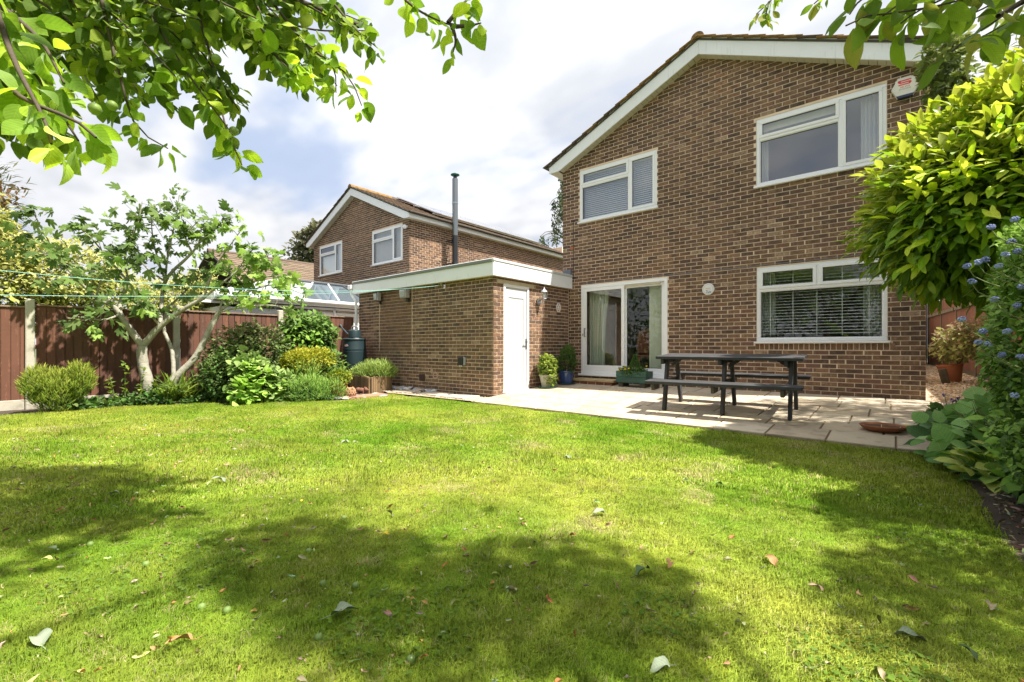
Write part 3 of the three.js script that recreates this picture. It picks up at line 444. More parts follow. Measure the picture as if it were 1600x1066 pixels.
{ const t = thing('line_hook', 'metal wall hook holding the green washing line under the fascia', 'hook', [-7.36, 2.33, 2.66]); mesh('plate', box(0.06, 0.09, 0.012, 0, 0, 0.006, 0.003), M.chrome, t); mesh('hook', limb([[0, 0, 0.01], [0, 0.01, 0.08], [0, 0.05, 0.11], [0, 0.075, 0.08]], 0.009, 0.007, 10, 6), M.chrome, t);
  const lm = mat(0.30, 0.62, 0.54, 0.6), a = V(-7.36, 2.35, 2.76);
  for (const [b, sag, lb] of [[V(-6.3, 1.76, 9.3), 0.17, 'upper green plastic washing line running from the garage hook'], [V(-6.5, 1.52, 9.35), 0.10, 'lower green plastic washing line just above the fence top']]) { const pts = []; for (let i = 0; i <= 8; i++) { const u = i / 8; pts.push(a.clone().lerp(b, u).add(V(0, -sag * 4 * u * (1 - u), 0))); } tag(mesh('washing_line', limb(pts, 0.0026, 0.0026, 40, 5), lm), lb, 'washing line'); }
}
{ const t = thing('outdoor_socket', 'black weatherproof box low on the garage front wall', 'socket box', [-6.83, 0.755, 2.66]); mesh('box', box(0.13, 0.17, 0.08, 0, 0, 0.04, 0.02), M.dark, t); mesh('back_plate', box(0.17, 0.16, 0.03, 0.03, 0, 0.016, 0.006), mat(0.3, 0.3, 0.29, 0.7), t); mesh('cable_gland', [box(0.025, 0.03, 0.025, -0.03, -0.1, 0.04), box(0.025, 0.03, 0.025, 0.02, -0.1, 0.04)], M.whiteMatt, t); }
{ const t = thing('air_brick', 'dark air brick with a patch of pink mortar low on the garage', 'vent', [-8.12, 0.36, 2.662]); mesh('grille', [box(0.2, 0.14, 0.012, 0, 0, 0.006), ...[-0.045, -0.015, 0.015, 0.045].map((y) => box(0.17, 0.012, 0.01, 0, y, 0.014, 0.002))], mat(0.07, 0.04, 0.03, 0.9), t); mesh('mortar_patch', new THREE.TorusGeometry(0.07, 0.022, 6, 16).scale(1, 1, 0.3).translate(0.45, 0.06, 0), mat(0.45, 0.3, 0.22, 0.95), t); mesh('mortar_patch', new THREE.SphereGeometry(0.06, 10, 6).scale(0.8, 1.1, 0.15).translate(0.33, 0.16, 0), mat(0.45, 0.3, 0.22, 0.95), t); }
{ // wall lantern by the side door
  const t = thing('wall_lantern', 'silver coach style wall lantern beside the white side door', 'lantern', [-5.957, 2.08, 1.2], Math.PI / 2), al = mat(0.55, 0.57, 0.62, 0.35, { metalness: 0.6 });
  mesh('backplate', put(new THREE.CylinderGeometry(0.06, 0.065, 0.025, 20), 0, -0.05, 0.012, Math.PI / 2), al, t); mesh('arm', limb([[0, -0.05, 0.02], [0, -0.09, 0.09], [0, -0.06, 0.14], [0, 0.0, 0.15]], 0.012, 0.011, 10, 8), al, t);
  mesh('cap', put(lathe([[0, 0.09], [0.012, 0.085], [0.016, 0.06], [0.05, 0.035], [0.085, 0.0], [0.082, -0.008], [0, -0.008]], 6), 0, 0.155, 0.15), al, t);
  mesh('glass', put(lathe([[0.045, 0.0], [0.066, 0.14]], 6), 0, 0.01, 0.15), phys(0.9, 0.92, 0.92, 0.05, { transmission: 1, thickness: 0, side: THREE.DoubleSide }), t); mesh('bulb', put(lathe([[0, 0.09], [0.02, 0.08], [0.026, 0.05], [0.012, 0.01], [0, 0]], 12), 0, 0.02, 0.15), mat(0.8, 0.8, 0.78, 0.4), t);
  mesh('base', put(lathe([[0, -0.03], [0.02, -0.025], [0.05, 0.0], [0.05, 0.012], [0, 0.012]], 6), 0, 0, 0.15), al, t); for (let k = 0; k < 6; k++) { const a = k * Math.PI / 3 + Math.PI / 6; mesh('bar', limb([[0.047 * Math.sin(a), 0.01, 0.15 + 0.047 * Math.cos(a)], [0.068 * Math.sin(a), 0.15, 0.15 + 0.068 * Math.cos(a)]], 0.004, 0.004, 1, 5), al, t); }
}
{ // openwork plaque and round plaque
  const t = thing('wall_ornament', 'white pierced flower shaped ornament on the garage side wall', 'ornament', [-5.955, 1.95, 0.47], Math.PI / 2), m = mat(0.75, 0.66, 0.6, 0.8);
  mesh('rim', new THREE.TorusGeometry(0.1, 0.012, 6, 6).scale(0.85, 1.05, 1).translate(0, 0, 0.02), m, t);
  for (let k = 0; k < 6; k++) { const a = k * Math.PI / 3; mesh('petal', new THREE.TorusGeometry(0.034, 0.01, 5, 12).translate(0.055 * Math.sin(a), 0.062 * Math.cos(a), 0.02), m, t); } mesh('centre', new THREE.SphereGeometry(0.025, 10, 6).scale(1, 1, 0.4).translate(0, 0, 0.024), m, t);
}
{ const s = 9.15 / (0.7638 + 0.6455 * 307 / FOC), x = s * (-0.6455 + 0.7638 * 307 / FOC), y = 1.05 + (542 - 452) * s / FOC, t = thing('round_plaque', 'round white plaque with faint blue print on the house wall', 'plaque', [x, y, 0.002]);
  mesh('disc', put(lathe([[0, 0.02], [0.1, 0.02], [0.112, 0.016], [0.115, 0.0], [0, 0]], 36), 0, 0, 0, Math.PI / 2), mat(0.72, 0.70, 0.66, 0.5), t);
  const r = rngOf(5), d = []; for (let i = 0; i < 26; i++) { const a = i / 26 * 6.28; d.push(box(0.012 + 0.008 * r(), 0.007, 0.002, 0.088 * Math.cos(a), 0.088 * Math.sin(a), 0.0212, 0.0005)); } mesh('border_print', d, mat(0.35, 0.42, 0.5, 0.6), t);
  mesh('centre_print', [box(0.09, 0.01, 0.002, 0, 0.014, 0.0212, 0.0005), box(0.1, 0.006, 0.002, 0, -0.02, 0.0212, 0.0005)], mat(0.5, 0.3, 0.25, 0.6), t); const q = []; for (let i = 0; i < 16; i++) q.push(box(0.02 * r() + 0.006, 0.012, 0.002, (r() - 0.5) * 0.1, -0.05 + (r() - 0.5) * 0.04, 0.0212, 0.0005)); mesh('picture_print', q, mat(0.2, 0.3, 0.48, 0.6), t);
}
{ // alarm box: six-sided cover with a red emblem, lettering and a dark lens
  const t = thing('alarm_box', 'white six sided alarm box with red letter emblem high on the house', 'alarm box', [0.10, 4.98, 0.0]), w = 0.16, P = [[-w, 0.0], [-0.085, 0.155], [0.085, 0.155], [w, 0.0], [0.085, -0.155], [-0.085, -0.155]];
  mesh('cover', prism(P, 0.055, 0.012), mat(0.68, 0.66, 0.58, 0.45), t);
  mesh('lens', prism([[-0.105, -0.112], [0.105, -0.112], [0.083, -0.16], [-0.083, -0.16]], 0.062, 0.008), mat(0.012, 0.018, 0.05, 0.2), t);
  const cv = document.createElement('canvas'); cv.width = 256; cv.height = 192; const c = cv.getContext('2d'); c.fillStyle = '#ded9c9'; c.fillRect(0, 0, 256, 192); c.fillStyle = '#cf2a31';
  c.beginPath(); c.moveTo(40, 8); c.lineTo(210, 8); c.lineTo(210, 30); c.lineTo(80, 30); c.quadraticCurveTo(62, 34, 80, 42); c.lineTo(190, 42); c.quadraticCurveTo(236, 60, 190, 96); c.lineTo(40, 96); c.lineTo(40, 76); c.lineTo(170, 76); c.quadraticCurveTo(186, 70, 170, 64); c.lineTo(66, 64); c.quadraticCurveTo(14, 40, 40, 8); c.fill();
  c.font = 'bold 36px sans-serif'; c.textAlign = 'center'; c.fillStyle = '#c4484c'; c.fillText('SALVUS', 126, 138); c.fillStyle = '#8a8a88'; c.fillRect(46, 152, 160, 6); c.fillRect(46, 166, 160, 6);
  const lt = new THREE.CanvasTexture(cv); lt.colorSpace = THREE.SRGBColorSpace; mesh('emblem', new THREE.PlaneGeometry(0.225, 0.17), mat(1, 1, 1, 0.5, { map: lt }), t, [0.0, 0.03, 0.0695]);
}
// ------------------------------------------------------------------ the neighbours' house, flue, extension and the roofs beyond
const NX = -18.66, neighbour = thing('neighbour_house', 'neighbouring brown brick house with solar panels beyond the garage', 'house', [0, 0, -0.05]);
{
  const nh = (a, b) => [a - NX, b - NX, 3.955, 5.155], h1 = nh(-18.17, -16.38), h2 = nh(-14.34, -12.54);
  makeHouse(neighbour, NX, { seed: 31, own: 0, holes: [h1, h2], sideBricks: true, gutterMat: mat(0.12, 0.12, 0.12, 0.4) });
  const a = makeWindow(neighbour, -18.17, -16.38, 3.955, 5.155, ULlights(1.79, 1.2), { bars: ULbars(1.79, 1.2) }), b = makeWindow(neighbour, -14.34, -12.54, 3.955, 5.155, ULlights(1.8, 1.2), { bars: ULbars(1.8, 1.2) });
  mesh('blind', box(1.14, 0.72, 0.01, 0.64, 0.42, -0.13, 0.002), M.slat, a); mesh('blind', box(0.47, 1.06, 0.01, 1.5, 0.6, -0.13, 0.002), M.slat, a);
  venetian(b, 0.07, 1.215, 0.06, 1.14, 0.035, 0.95, -0.13); venetian(b, 1.275, 1.74, 0.06, 1.14, 0.035, 0.95, -0.13);
  // solar panels in two rows on the slope that faces the garage
  const ang = Math.atan(PITCH), cx = NX + 3.24, rY = 5.24 + PITCH * 3.24 + 0.262;
  for (let k = 0; k < 6; k++) for (let j = 0; j < 2; j++) { const t = 0.62 + j * 1.38 + 0.62, m = mesh('solar_panel', box(1.3, 0.035, 1.0, 0, 0, 0, 0.006), M.alu, neighbour, [cx + t * Math.cos(ang) + 0.05, rY - t * Math.sin(ang) + 0.15, -1.9 - k * 1.04], [0, 0, -ang]); mesh('cells', box(1.24, 0.008, 0.94, 0, 0.017, 0, 0.002), M.panel, m); }
  for (let k = 0; k < 3; k++) mesh('panel_rail', put(box(0.04, 0.05, 6.4, 0, 0, 0, 0.004), cx + (0.7 + k * 1.2) * Math.cos(ang) + 0.05, rY - (0.7 + k * 1.2) * Math.sin(ang) + 0.09, -4.5, 0, 0, -ang), M.alu, neighbour);
  mesh('security_light', [new THREE.SphereGeometry(0.07, 14, 10).translate(-12.28, 4.98, 0.1), box(0.09, 0.05, 0.08, -12.3, 5.0, 0.04)], M.white, neighbour);
}
{ const t = thing('flue_pipe', 'tall grey and black metal flue with a green cap above the garage', 'flue', [-11.75, 0, -1.68]);
  mesh('upper_pipe', put(new THREE.CylinderGeometry(0.098, 0.098, 2.0, 24), 0, 5.9, 0), mat(0.2, 0.22, 0.23, 0.35, { metalness: 0.8 }), t); mesh('lower_pipe', put(new THREE.CylinderGeometry(0.1, 0.1, 2.6, 24), 0, 3.6, 0), mat(0.02, 0.02, 0.022, 0.3), t);
  for (const y of [6.05, 4.9, 3.98]) mesh('band', put(new THREE.CylinderGeometry(0.105, 0.105, 0.05, 24), 0, y, 0), y < 5 ? M.dark : M.steel, t);
  mesh('neck', put(new THREE.CylinderGeometry(0.06, 0.07, 0.12, 16), 0, 6.94, 0), M.dark, t); mesh('cap', put(lathe([[0, 0.07], [0.05, 0.06], [0.15, 0.015], [0.155, -0.01], [0.1, -0.04], [0, -0.05]], 24), 0, 7.04, 0), mat(0.01, 0.11, 0.075, 0.4), t);
  for (const y of [4.75, 3.95]) mesh('bracket', [box(0.32, 0.04, 0.04, -0.19, y, 0.1), box(0.32, 0.04, 0.04, -0.19, y, -0.1)], M.dark, t);
}
{ // single-storey extension with a slate and glass hipped roof
  const t = thing('garden_room', 'white single storey extension with slate and glass roof behind the fence', 'extension', [0, 0, 0]), x0 = -17.6, x1 = -11.85, z1 = 5.6, ye = 2.3, ym = 3.15, zr = 0.2, xm = -14.7, zm = 3.0;
  mesh('wall', box(x1 - x0 - 0.3, 2.0, z1 - 0.25, (x0 + x1) / 2, 1.0, z1 / 2, 0.01), M.whiteMatt, t);
  mesh('fascia', [box(0.04, 0.17, z1, x1, 2.22, z1 / 2), box(x1 - x0, 0.17, 0.04, (x0 + x1) / 2, 2.22, z1)], M.white, t); const gu = new THREE.CylinderGeometry(0.055, 0.055, z1, 12); gu.rotateX(Math.PI / 2); mesh('gutter', gu, M.white, t, [x1 + 0.07, 2.25, z1 / 2]);
  for (let k = 0; k < 5; k++) mesh('window', [box(0.05, 0.5, 0.06, x1 - 0.14, 1.86, 0.35 + k * 1.15), box(0.05, 0.06, 1.1, x1 - 0.14, 2.09, 0.9 + k * 1.1)], M.white, t);
  for (let k = 0; k < 4; k++) mesh('pane', box(0.02, 0.42, 1.0, x1 - 0.15, 1.84, 0.92 + k * 1.15, 0.002), M.glass, t);
  const face = (a, b, c, d) => { const g = new THREE.BufferGeometry(), p = d ? [a, b, c, a, c, d] : [a, b, c]; g.setAttribute('position', new THREE.Float32BufferAttribute(p.flat(), 3)); g.setAttribute('uv', new THREE.Float32BufferAttribute(p.flatMap((q) => [q[0] + q[1], q[2]]), 2)); g.computeVertexNormals(); return g; };
  const L = (a, b, u) => a.map((q, i) => lerp(q, b[i], u)), E0 = [x1, ye, 0], E1 = [x1, ye, z1], R0 = [xm, ym, 0.05], R1 = [xm, ym, zm];
  const slope = (u, v) => L(L(E0, E1, u), L(R0, R1, u), v);
  mesh('roof', [face(E0, slope(0.28, 0), slope(0.28, 1), R0), face([x0, ye, z1], [x0, ye, 0], R0, R1), face(E1, [x0, ye, z1], R1)], M.slate, t);
  for (let k = 0; k < 12; k++) { const a = slope(0, (k + 0.3) / 12), b = slope(0.27, (k + 0.3) / 12); mesh('slate_course', limb([[a[0], a[1] + 0.01, a[2]], [b[0], b[1] + 0.01, b[2]]], 0.012, 0.012, 1, 5), M.slate, t); }
  for (const [a, b] of [[0.28, 0.46], [0.46, 0.64]]) { mesh('roof_pane', face(slope(a, 0.02), slope(b, 0.02), slope(b, 0.98), slope(a, 0.98)), mat(0.16, 0.21, 0.25, 0.05, { metalness: 0.35 }), t); }
  mesh('roof_panel', face(slope(0.64, 0), slope(1, 0), slope(1, 1), slope(0.64, 1)), mat(0.27, 0.285, 0.30, 0.5), t);
  for (const u of [0.28, 0.46, 0.64, 0.82, 1]) mesh('rafter', limb([slope(u, 0), slope(u, 1)].map((q) => [q[0], q[1] + 0.015, q[2]]), 0.03, 0.03, 1, 6), u < 0.3 ? M.slate : M.white, t);
  mesh('ridge', limb([[xm, ym + 0.02, 0], [xm, ym + 0.02, zm]], 0.06, 0.06, 1, 6), M.slate, t); mesh('flashing', box(x1 - x0 - 0.4, 0.5, 0.02, (x0 + x1) / 2 + 0.2, 2.85, 0.0, 0.004), M.lead, t);
}
{ // bungalow roof far left
  const t = thing('distant_bungalow', 'distant brown tiled roof left of the neighbouring house', 'house', [-23.2, 0, -3]), w = 11, d = 4.2, r = rngOf(9), ms = [], cs = [], y1 = 5.25, y0 = 3.35, sl = Math.hypot(d, y1 - y0), a = Math.atan2(y1 - y0, d);
  mesh('wall', box(d * 1.6, 3.4, w - 0.6, 0, 1.7, 0, 0.01), mat(0.2, 0.11, 0.07, 0.95, { map: T.brick }), t);
  for (const s of [-1, 1]) mesh('roof', put(box(sl, 0.06, w, 0, 0, 0, 0.004), s * d / 2, (y0 + y1) / 2, 0, 0, 0, -s * a), M.roofUnder, t);
  const g = box(0.36, 0.03, 0.3, 0, 0, 0, 0.006); for (let i = 0; i < 15; i++) for (let k = 0; k < 36; k++) { const q = (i + 0.5) / 15; ms.push(new THREE.Matrix4().compose(V(d * q, lerp(y1, y0, q) + 0.06, -w / 2 + 0.15 + k * 0.305), new THREE.Quaternion().setFromEuler(new THREE.Euler(0, 0, -a + 0.07)), V(1, 1, 1))); const f = 1.0 + r() * 0.5; cs.push([f, f, f * 0.92]); } instanced('roof_tiles', g, M.tile, ms, cs, t);
  mesh('ridge', put(new THREE.CylinderGeometry(0.12, 0.12, w, 10), 0, y1 + 0.03, 0, Math.PI / 2), M.tile, t); mesh('fascia', box(0.03, 0.2, w, d + 0.02, y0 - 0.05, 0), M.whiteMatt, t);
}
// ------------------------------------------------------------------ fences
function boardFence(t, x, z, len, y0, y1, dir, m, rnd, w0 = 0.108) { // dir: unit step along the fence in [x, z]
  const turn = Math.atan2(-dir[1], dir[0]); let u = 0.02; const shared = (boardFence.g ??= [0, 1, 2, 3, 4].map((k) => { const g = put(prism([[0, 0], [0.125, 0], [0.125, 0.006], [0.004, 0.015], [0, 0.014]], 1, 0), 0, 0, 0, -Math.PI / 2), p = g.attributes.position, uv = g.attributes.uv; for (let i = 0; i < p.count; i++) uv.setXY(i, p.getX(i) * 1.0 + k * 0.21, p.getY(i) + k * 0.37); g.computeVertexNormals(); return g; }));
  while (u < len - 0.03) { const w = Math.min(w0 * (0.92 + rnd() * 0.16), len - u), b = mesh('board', shared[Math.floor(rnd() * 5)], m[Math.floor(rnd() * m.length)], t, [x + dir[0] * u, y0, z + dir[1] * u], [0, turn, (rnd() - 0.5) * 0.006]); b.scale.set(w / 0.112, y1 - y0 + (rnd() - 0.5) * 0.012, 1); b.rotation.order = 'YXZ'; u += w; }
}
{
  const t = thing('panel_fence', 'weathered red brown board fence with concrete posts along the left border', 'fence'), r = rngOf(41);
  const bm = [[0.185, 0.078, 0.046], [0.145, 0.064, 0.041], [0.215, 0.092, 0.055], [0.16, 0.076, 0.052]].map((c) => mat(...c, 0.9, { map: T.drip, bumpMap: T.grain, bumpScale: 0.002 }));
  const X = -10.95, zs = [12.55, 10.55, 8.55, 6.55, 4.55, 2.62], tops = [1.72, 1.72, 1.76, 1.79, 1.84, 1.86];
  for (let i = 0; i + 1 < zs.length; i++) {
    const len = zs[i] - zs[i + 1] - 0.11; boardFence(t, X - 0.008, zs[i] - 0.055, len, 0.17, tops[i] - 0.03, [0, -1], bm, r);
    mesh('gravel_board', box(0.05, 0.2, len, X - 0.02, 0.08, (zs[i] + zs[i + 1]) / 2, 0.006), M.concrete, t);
    mesh('capping', box(0.055, 0.025, len, X - 0.01, tops[i] - 0.016, (zs[i] + zs[i + 1]) / 2, 0.004), mat(0.32, 0.2, 0.14, 0.9, { map: T.grain }), t);
    for (const y of [0.5, 1.05, 1.5]) mesh('rail', box(0.03, 0.07, len, X - 0.035, y, (zs[i] + zs[i + 1]) / 2, 0.003), bm[1], t);
  }
  zs.slice(0, 5).forEach((z, i) => mesh('concrete_post', [box(0.11, 1.9 + (i > 2 ? 0.03 : 0), 0.11, X, 0.95 - 0.1 + 0.02 * i, z, 0.012)], M.concrete, t));
}
{
  const t = thing('side_fence', 'red brown fence with timber posts along the gravel side path', 'fence'), r = rngOf(43), bm = [[0.15, 0.05, 0.028], [0.17, 0.06, 0.032], [0.125, 0.045, 0.028]].map((c) => mat(...c, 0.9, { map: T.drip }));
  const fx = (z) => 0.79 + (z + 9.3) * 0.098, zs = [-9.3, -7.6, -5.9, -4.2, -2.5, -0.8, 0.9, 2.6, 4.3, 6, 7.7, 9.4];
  zs.forEach((z, i) => { const gy = patioY(Math.max(z, -2.5)) + Math.max(0, -z - 2.5) * 0.02 - 0.05, y1 = 2.3 - Math.max(0, z) * 0.05; mesh('post', box(0.1, y1 - gy + 0.12, 0.1, fx(z), (gy + y1 + 0.1) / 2, z, 0.008), M.wornWood, t); if (i + 1 < zs.length) { const z2 = zs[i + 1], l = Math.hypot(fx(z2) - fx(z), z2 - z), d = [(fx(z2) - fx(z)) / l, (z2 - z) / l]; boardFence(t, fx(z) - 0.03, z + 0.05, l - 0.1, gy + 0.02, y1, d, bm, r, 0.15); mesh('rail', put(box(0.06, 0.08, l - 0.1, 0, 0, 0, 0.005), (fx(z) + fx(z2)) / 2 - 0.06, y1 - 0.35, (z + z2) / 2, 0, Math.atan2(d[0], d[1])), M.wornWood, t); mesh('gravel_board', put(box(0.05, 0.2, l - 0.1, 0, 0, 0, 0.005), (fx(z) + fx(z2)) / 2 - 0.01, gy + 0.02, (z + z2) / 2, 0, Math.atan2(d[0], d[1])), M.wornWood, t); } });
  for (let k = 0; k < 8; k++) mesh('gate_board', box(0.125, 2.0, 0.025, 0.0 + k * 0.128, 1.35, -9.3, 0.004), mat(0.05, 0.03, 0.022, 0.9, { map: T.grain }), t);
}

// ------------------------------------------------------------------ things on the patio
{ // picnic table: plank top, two benches, three A-frames
  const t = thing('picnic_table', 'long black stained wooden picnic table with two fixed benches on the patio', 'picnic table', [-1.86, patioY(2.07), 2.07], 0.06), r = rngOf(61); t.rotation.order = 'YXZ'; t.rotation.x = Math.atan(0.05);
  const w = 1.88; for (let k = 0; k < 5; k++) mesh('tabletop_board', box(w + (r() - 0.5) * 0.01, 0.044, 0.136, 0, 0.775, -0.288 + k * 0.144, 0.006, r() * 4), M.blackWood, t);
  for (const s of [-1, 1]) for (let k = 0; k < 2; k++) mesh('bench_board', box(w + 0.04 + (r() - 0.5) * 0.01, 0.044, 0.122, 0.0, 0.45, s * (0.58 + k * 0.129), 0.006, r() * 4), M.blackWood, t);
  for (const x of [-0.80, 0.0, 0.80]) {
    for (const s of [-1, 1]) { const dz = 0.20, L = Math.hypot(0.75, dz); mesh('leg', put(box(0.046, L, 0.092, 0, 0, 0, 0.006, r() * 3), x + 0.024 * 0, 0.375, s * (0.235 + dz / 2 - 0.02), -s * Math.atan2(dz, 0.75)), M.blackWood, t); }
    mesh('bench_bearer', box(0.046, 0.092, 1.5, x - 0.047, 0.381, 0, 0.006, r() * 3), M.wornWood, t); mesh('top_bearer', box(0.046, 0.075, 0.68, x - 0.047, 0.715, 0, 0.006, r() * 3), M.blackWood, t);
    for (const s of [-1, 1]) mesh('bolt', put(new THREE.CylinderGeometry(0.011, 0.011, 0.012, 8), x + 0.026, 0.39, s * 0.34, 0, 0, Math.PI / 2), M.steel, t);
  }
  for (const [x, q] of [[-0.71, 1], [0.1, 1], [0.7, -1]]) mesh('brace', put(box(0.2, 0.046, 0.046, 0, 0, 0, 0.005, x), x, 0.70, 0.05, 0, 0, q * 0.6), M.blackWood, t);
}
{ // step below the patio doors
  const t = thing('door_step', 'low red brick step with a tan slab below the patio doors', 'step', [-5.07, patioY(0.3) - 0.02, 0.27]), r = rngOf(62), bm = [[0.28, 0.10, 0.055], [0.24, 0.085, 0.05], [0.32, 0.13, 0.07]].map((c) => mat(...c, 0.9, { map: T.brick }));
  mesh('core', box(0.98, 0.07, 0.38, 0, 0.04, 0, 0.002), M.mortar, t); for (let k = 0; k < 5; k++) mesh('brick', box(0.19, 0.066, 0.05, -0.4 + k * 0.2, 0.042, 0.172, 0.004, r()), bm[k % 3], t); for (let k = 0; k < 2; k++) for (const s of [-1, 1]) mesh('brick', box(0.05, 0.066, 0.17, s * 0.472, 0.042, -0.1 + k * 0.18, 0.004, r()), bm[(k + 1) % 3], t);
  mesh('slab', box(1.06, 0.05, 0.44, 0, 0.1, 0.0, 0.008), mat(0.50, 0.36, 0.19, 0.95, { map: T.stone }), t);
}
const potMat = (r, g, b, rough = 0.5, cc = 0) => phys(r, g, b, rough, { clearcoat: cc, map: T.rough });
function pot(name, label, pos, R, h, m, o = {}) { const t = thing(name, label, 'plant pot', pos), f = o.f || 0.72; mesh('pot', lathe([[0, 0], [R * f, 0], [R * f * 1.02, 0.01], [R * lerp(f, 1, 0.55), h * 0.45], [R, h * 0.86], [R * 1.02, h * 0.88], [R * 1.06, h * 0.9], [R * 1.06, h], [R * 0.95, h], [R * 0.9, h * 0.8], [0, h * 0.8]], 32), m, t); mesh('soil', put(new THREE.CircleGeometry(R * 0.92, 20), 0, h * 0.9, 0, -Math.PI / 2), M.soil, t); if (o.saucer) mesh('saucer', lathe([[0, -0.012], [R * 1.05, -0.012], [R * 1.25, 0.02], [R * 1.2, 0.024], [R, 0.004], [0, 0.004]], 28), o.saucer, t); return t; }
const saucerM = potMat(0.05, 0.13, 0.10, 0.5, 0.3);
pot('flower_pot', 'pale grey green pot with trailing plant by the white side door', [-5.66, patioY(1.28) + 0.012, 1.28], 0.17, 0.27, potMat(0.40, 0.38, 0.28, 0.7), { saucer: saucerM });
pot('flower_pot', 'glossy blue glazed pot near the corner of house and garage', [-5.62, patioY(0.62) + 0.012, 0.62], 0.17, 0.29, potMat(0.03, 0.08, 0.26, 0.25, 1), { saucer: saucerM, f: 0.76 });
{ // green wooden trough
  const t = thing('planter_box', 'dark green wooden planter trough on small blocks by the patio doors', 'planter', [-4.1, patioY(0.42), 0.42], -0.03), g = phys(0.035, 0.12, 0.085, 0.5, { map: T.grain, bumpMap: T.grain, bumpScale: 0.002 });
  for (const y of [0.145, 0.265]) { for (const s of [-1, 1]) mesh('board', box(0.66, 0.116, 0.022, 0, y, s * 0.15, 0.004, y * s), g, t); for (const s of [-1, 1]) mesh('board', box(0.022, 0.116, 0.277, s * 0.319, y, 0, 0.004, y), g, t); }
  for (const s of [-1, 1]) mesh('foot', box(0.1, 0.085, 0.28, s * 0.24, 0.042, 0, 0.006), M.wornWood, t); mesh('soil', box(0.61, 0.02, 0.27, 0, 0.28, 0, 0.002), M.soil, t);
}
{ const t = thing('water_saucer', 'wide terracotta saucer of dark water on the patio edge', 'saucer', [-0.12, patioY(2.55), 2.55]); mesh('dish', lathe([[0, 0], [0.13, 0], [0.18, 0.03], [0.215, 0.062], [0.205, 0.07], [0.19, 0.064], [0.16, 0.035], [0.11, 0.014], [0, 0.014]], 40), M.terracotta, t); mesh('water', put(new THREE.CircleGeometry(0.186, 32), 0, 0.058, 0, -Math.PI / 2), phys(0.03, 0.035, 0.04, 0.03, { clearcoat: 1 }), t); }
{ const t = thing('small_saucer', 'small yellow saucer beside the terracotta water dish', 'saucer', [0.115, patioY(2.33), 2.33]); mesh('dish', lathe([[0, 0], [0.085, 0], [0.12, 0.028], [0.112, 0.032], [0.08, 0.01], [0, 0.01]], 28), mat(0.62, 0.33, 0.03, 0.6), t); }
// ------------------------------------------------------------------ corner by the garage
{ const t = thing('water_butt', 'dark green ribbed plastic water butt by the garage corner', 'water butt', [-10.12, 0.02, 3.15]), g = phys(0.012, 0.028, 0.034, 0.42, { clearcoat: 0.2, clearcoatRoughness: 0.4 });
  mesh('stand', lathe([[0, 0], [0.25, 0], [0.22, 0.26], [0, 0.26]], 24), M.dark, t);
  mesh('barrel', lathe([[0, 0.26], [0.22, 0.26], [0.245, 0.32], [0.275, 0.5], [0.288, 0.55], [0.292, 0.565], [0.278, 0.585], [0.292, 0.605], [0.288, 0.62], [0.294, 0.8], [0.288, 0.9], [0.294, 0.92], [0.280, 0.94], [0.294, 0.96], [0.285, 0.975], [0.272, 1.1], [0.26, 1.17], [0.265, 1.18], [0.265, 1.2], [0, 1.2]], 40), g, t);
  mesh('lid', lathe([[0.265, 1.195], [0.275, 1.195], [0.275, 1.225], [0.25, 1.24], [0, 1.245]], 36), g, t); mesh('badge', put(new THREE.CylinderGeometry(0.05, 0.05, 0.006, 16).scale(1, 1, 0.55), 0.0, 0, 0.0, Math.PI / 2), mat(0.6, 0.4, 0.42, 0.5), t, [0.10, 1.06, 0.262], [0, 0.36, 0]); mesh('tap', [box(0.03, 0.03, 0.08, 0, 0.42, 0.3), box(0.05, 0.012, 0.02, 0, 0.445, 0.32)], M.dark, t); }
{ const t = thing('watering_can', 'dark green watering can standing on the water butt', 'watering can', [-10.05, 1.268, 3.18], 0.1), g = phys(0.014, 0.032, 0.038, 0.45, { clearcoat: 0.2 });
  mesh('body', lathe([[0, 0], [0.15, 0], [0.155, 0.015], [0.14, 0.17], [0.125, 0.19], [0.07, 0.2], [0.065, 0.19], [0, 0.17]], 28), g, t); mesh('spout', limb([[-0.13, 0.04, 0.03], [-0.24, 0.12, 0.05], [-0.4, 0.26, 0.08]], 0.03, 0.016, 8, 10), g, t); mesh('rose', put(new THREE.CylinderGeometry(0.05, 0.02, 0.06, 16), -0.42, 0.28, 0.083, 0, 0, 0.9), g, t); mesh('handle', limb([[0.1, 0.17, 0], [0.12, 0.26, 0], [0.0, 0.28, 0], [-0.1, 0.27, 0], [-0.11, 0.18, 0]], 0.012, 0.012, 18, 8), mat(0.45, 0.47, 0.47, 0.4), t); mesh('brace', limb([[-0.1, 0.19, 0.01], [-0.28, 0.17, 0.06]], 0.008, 0.008, 2, 6), g, t); }
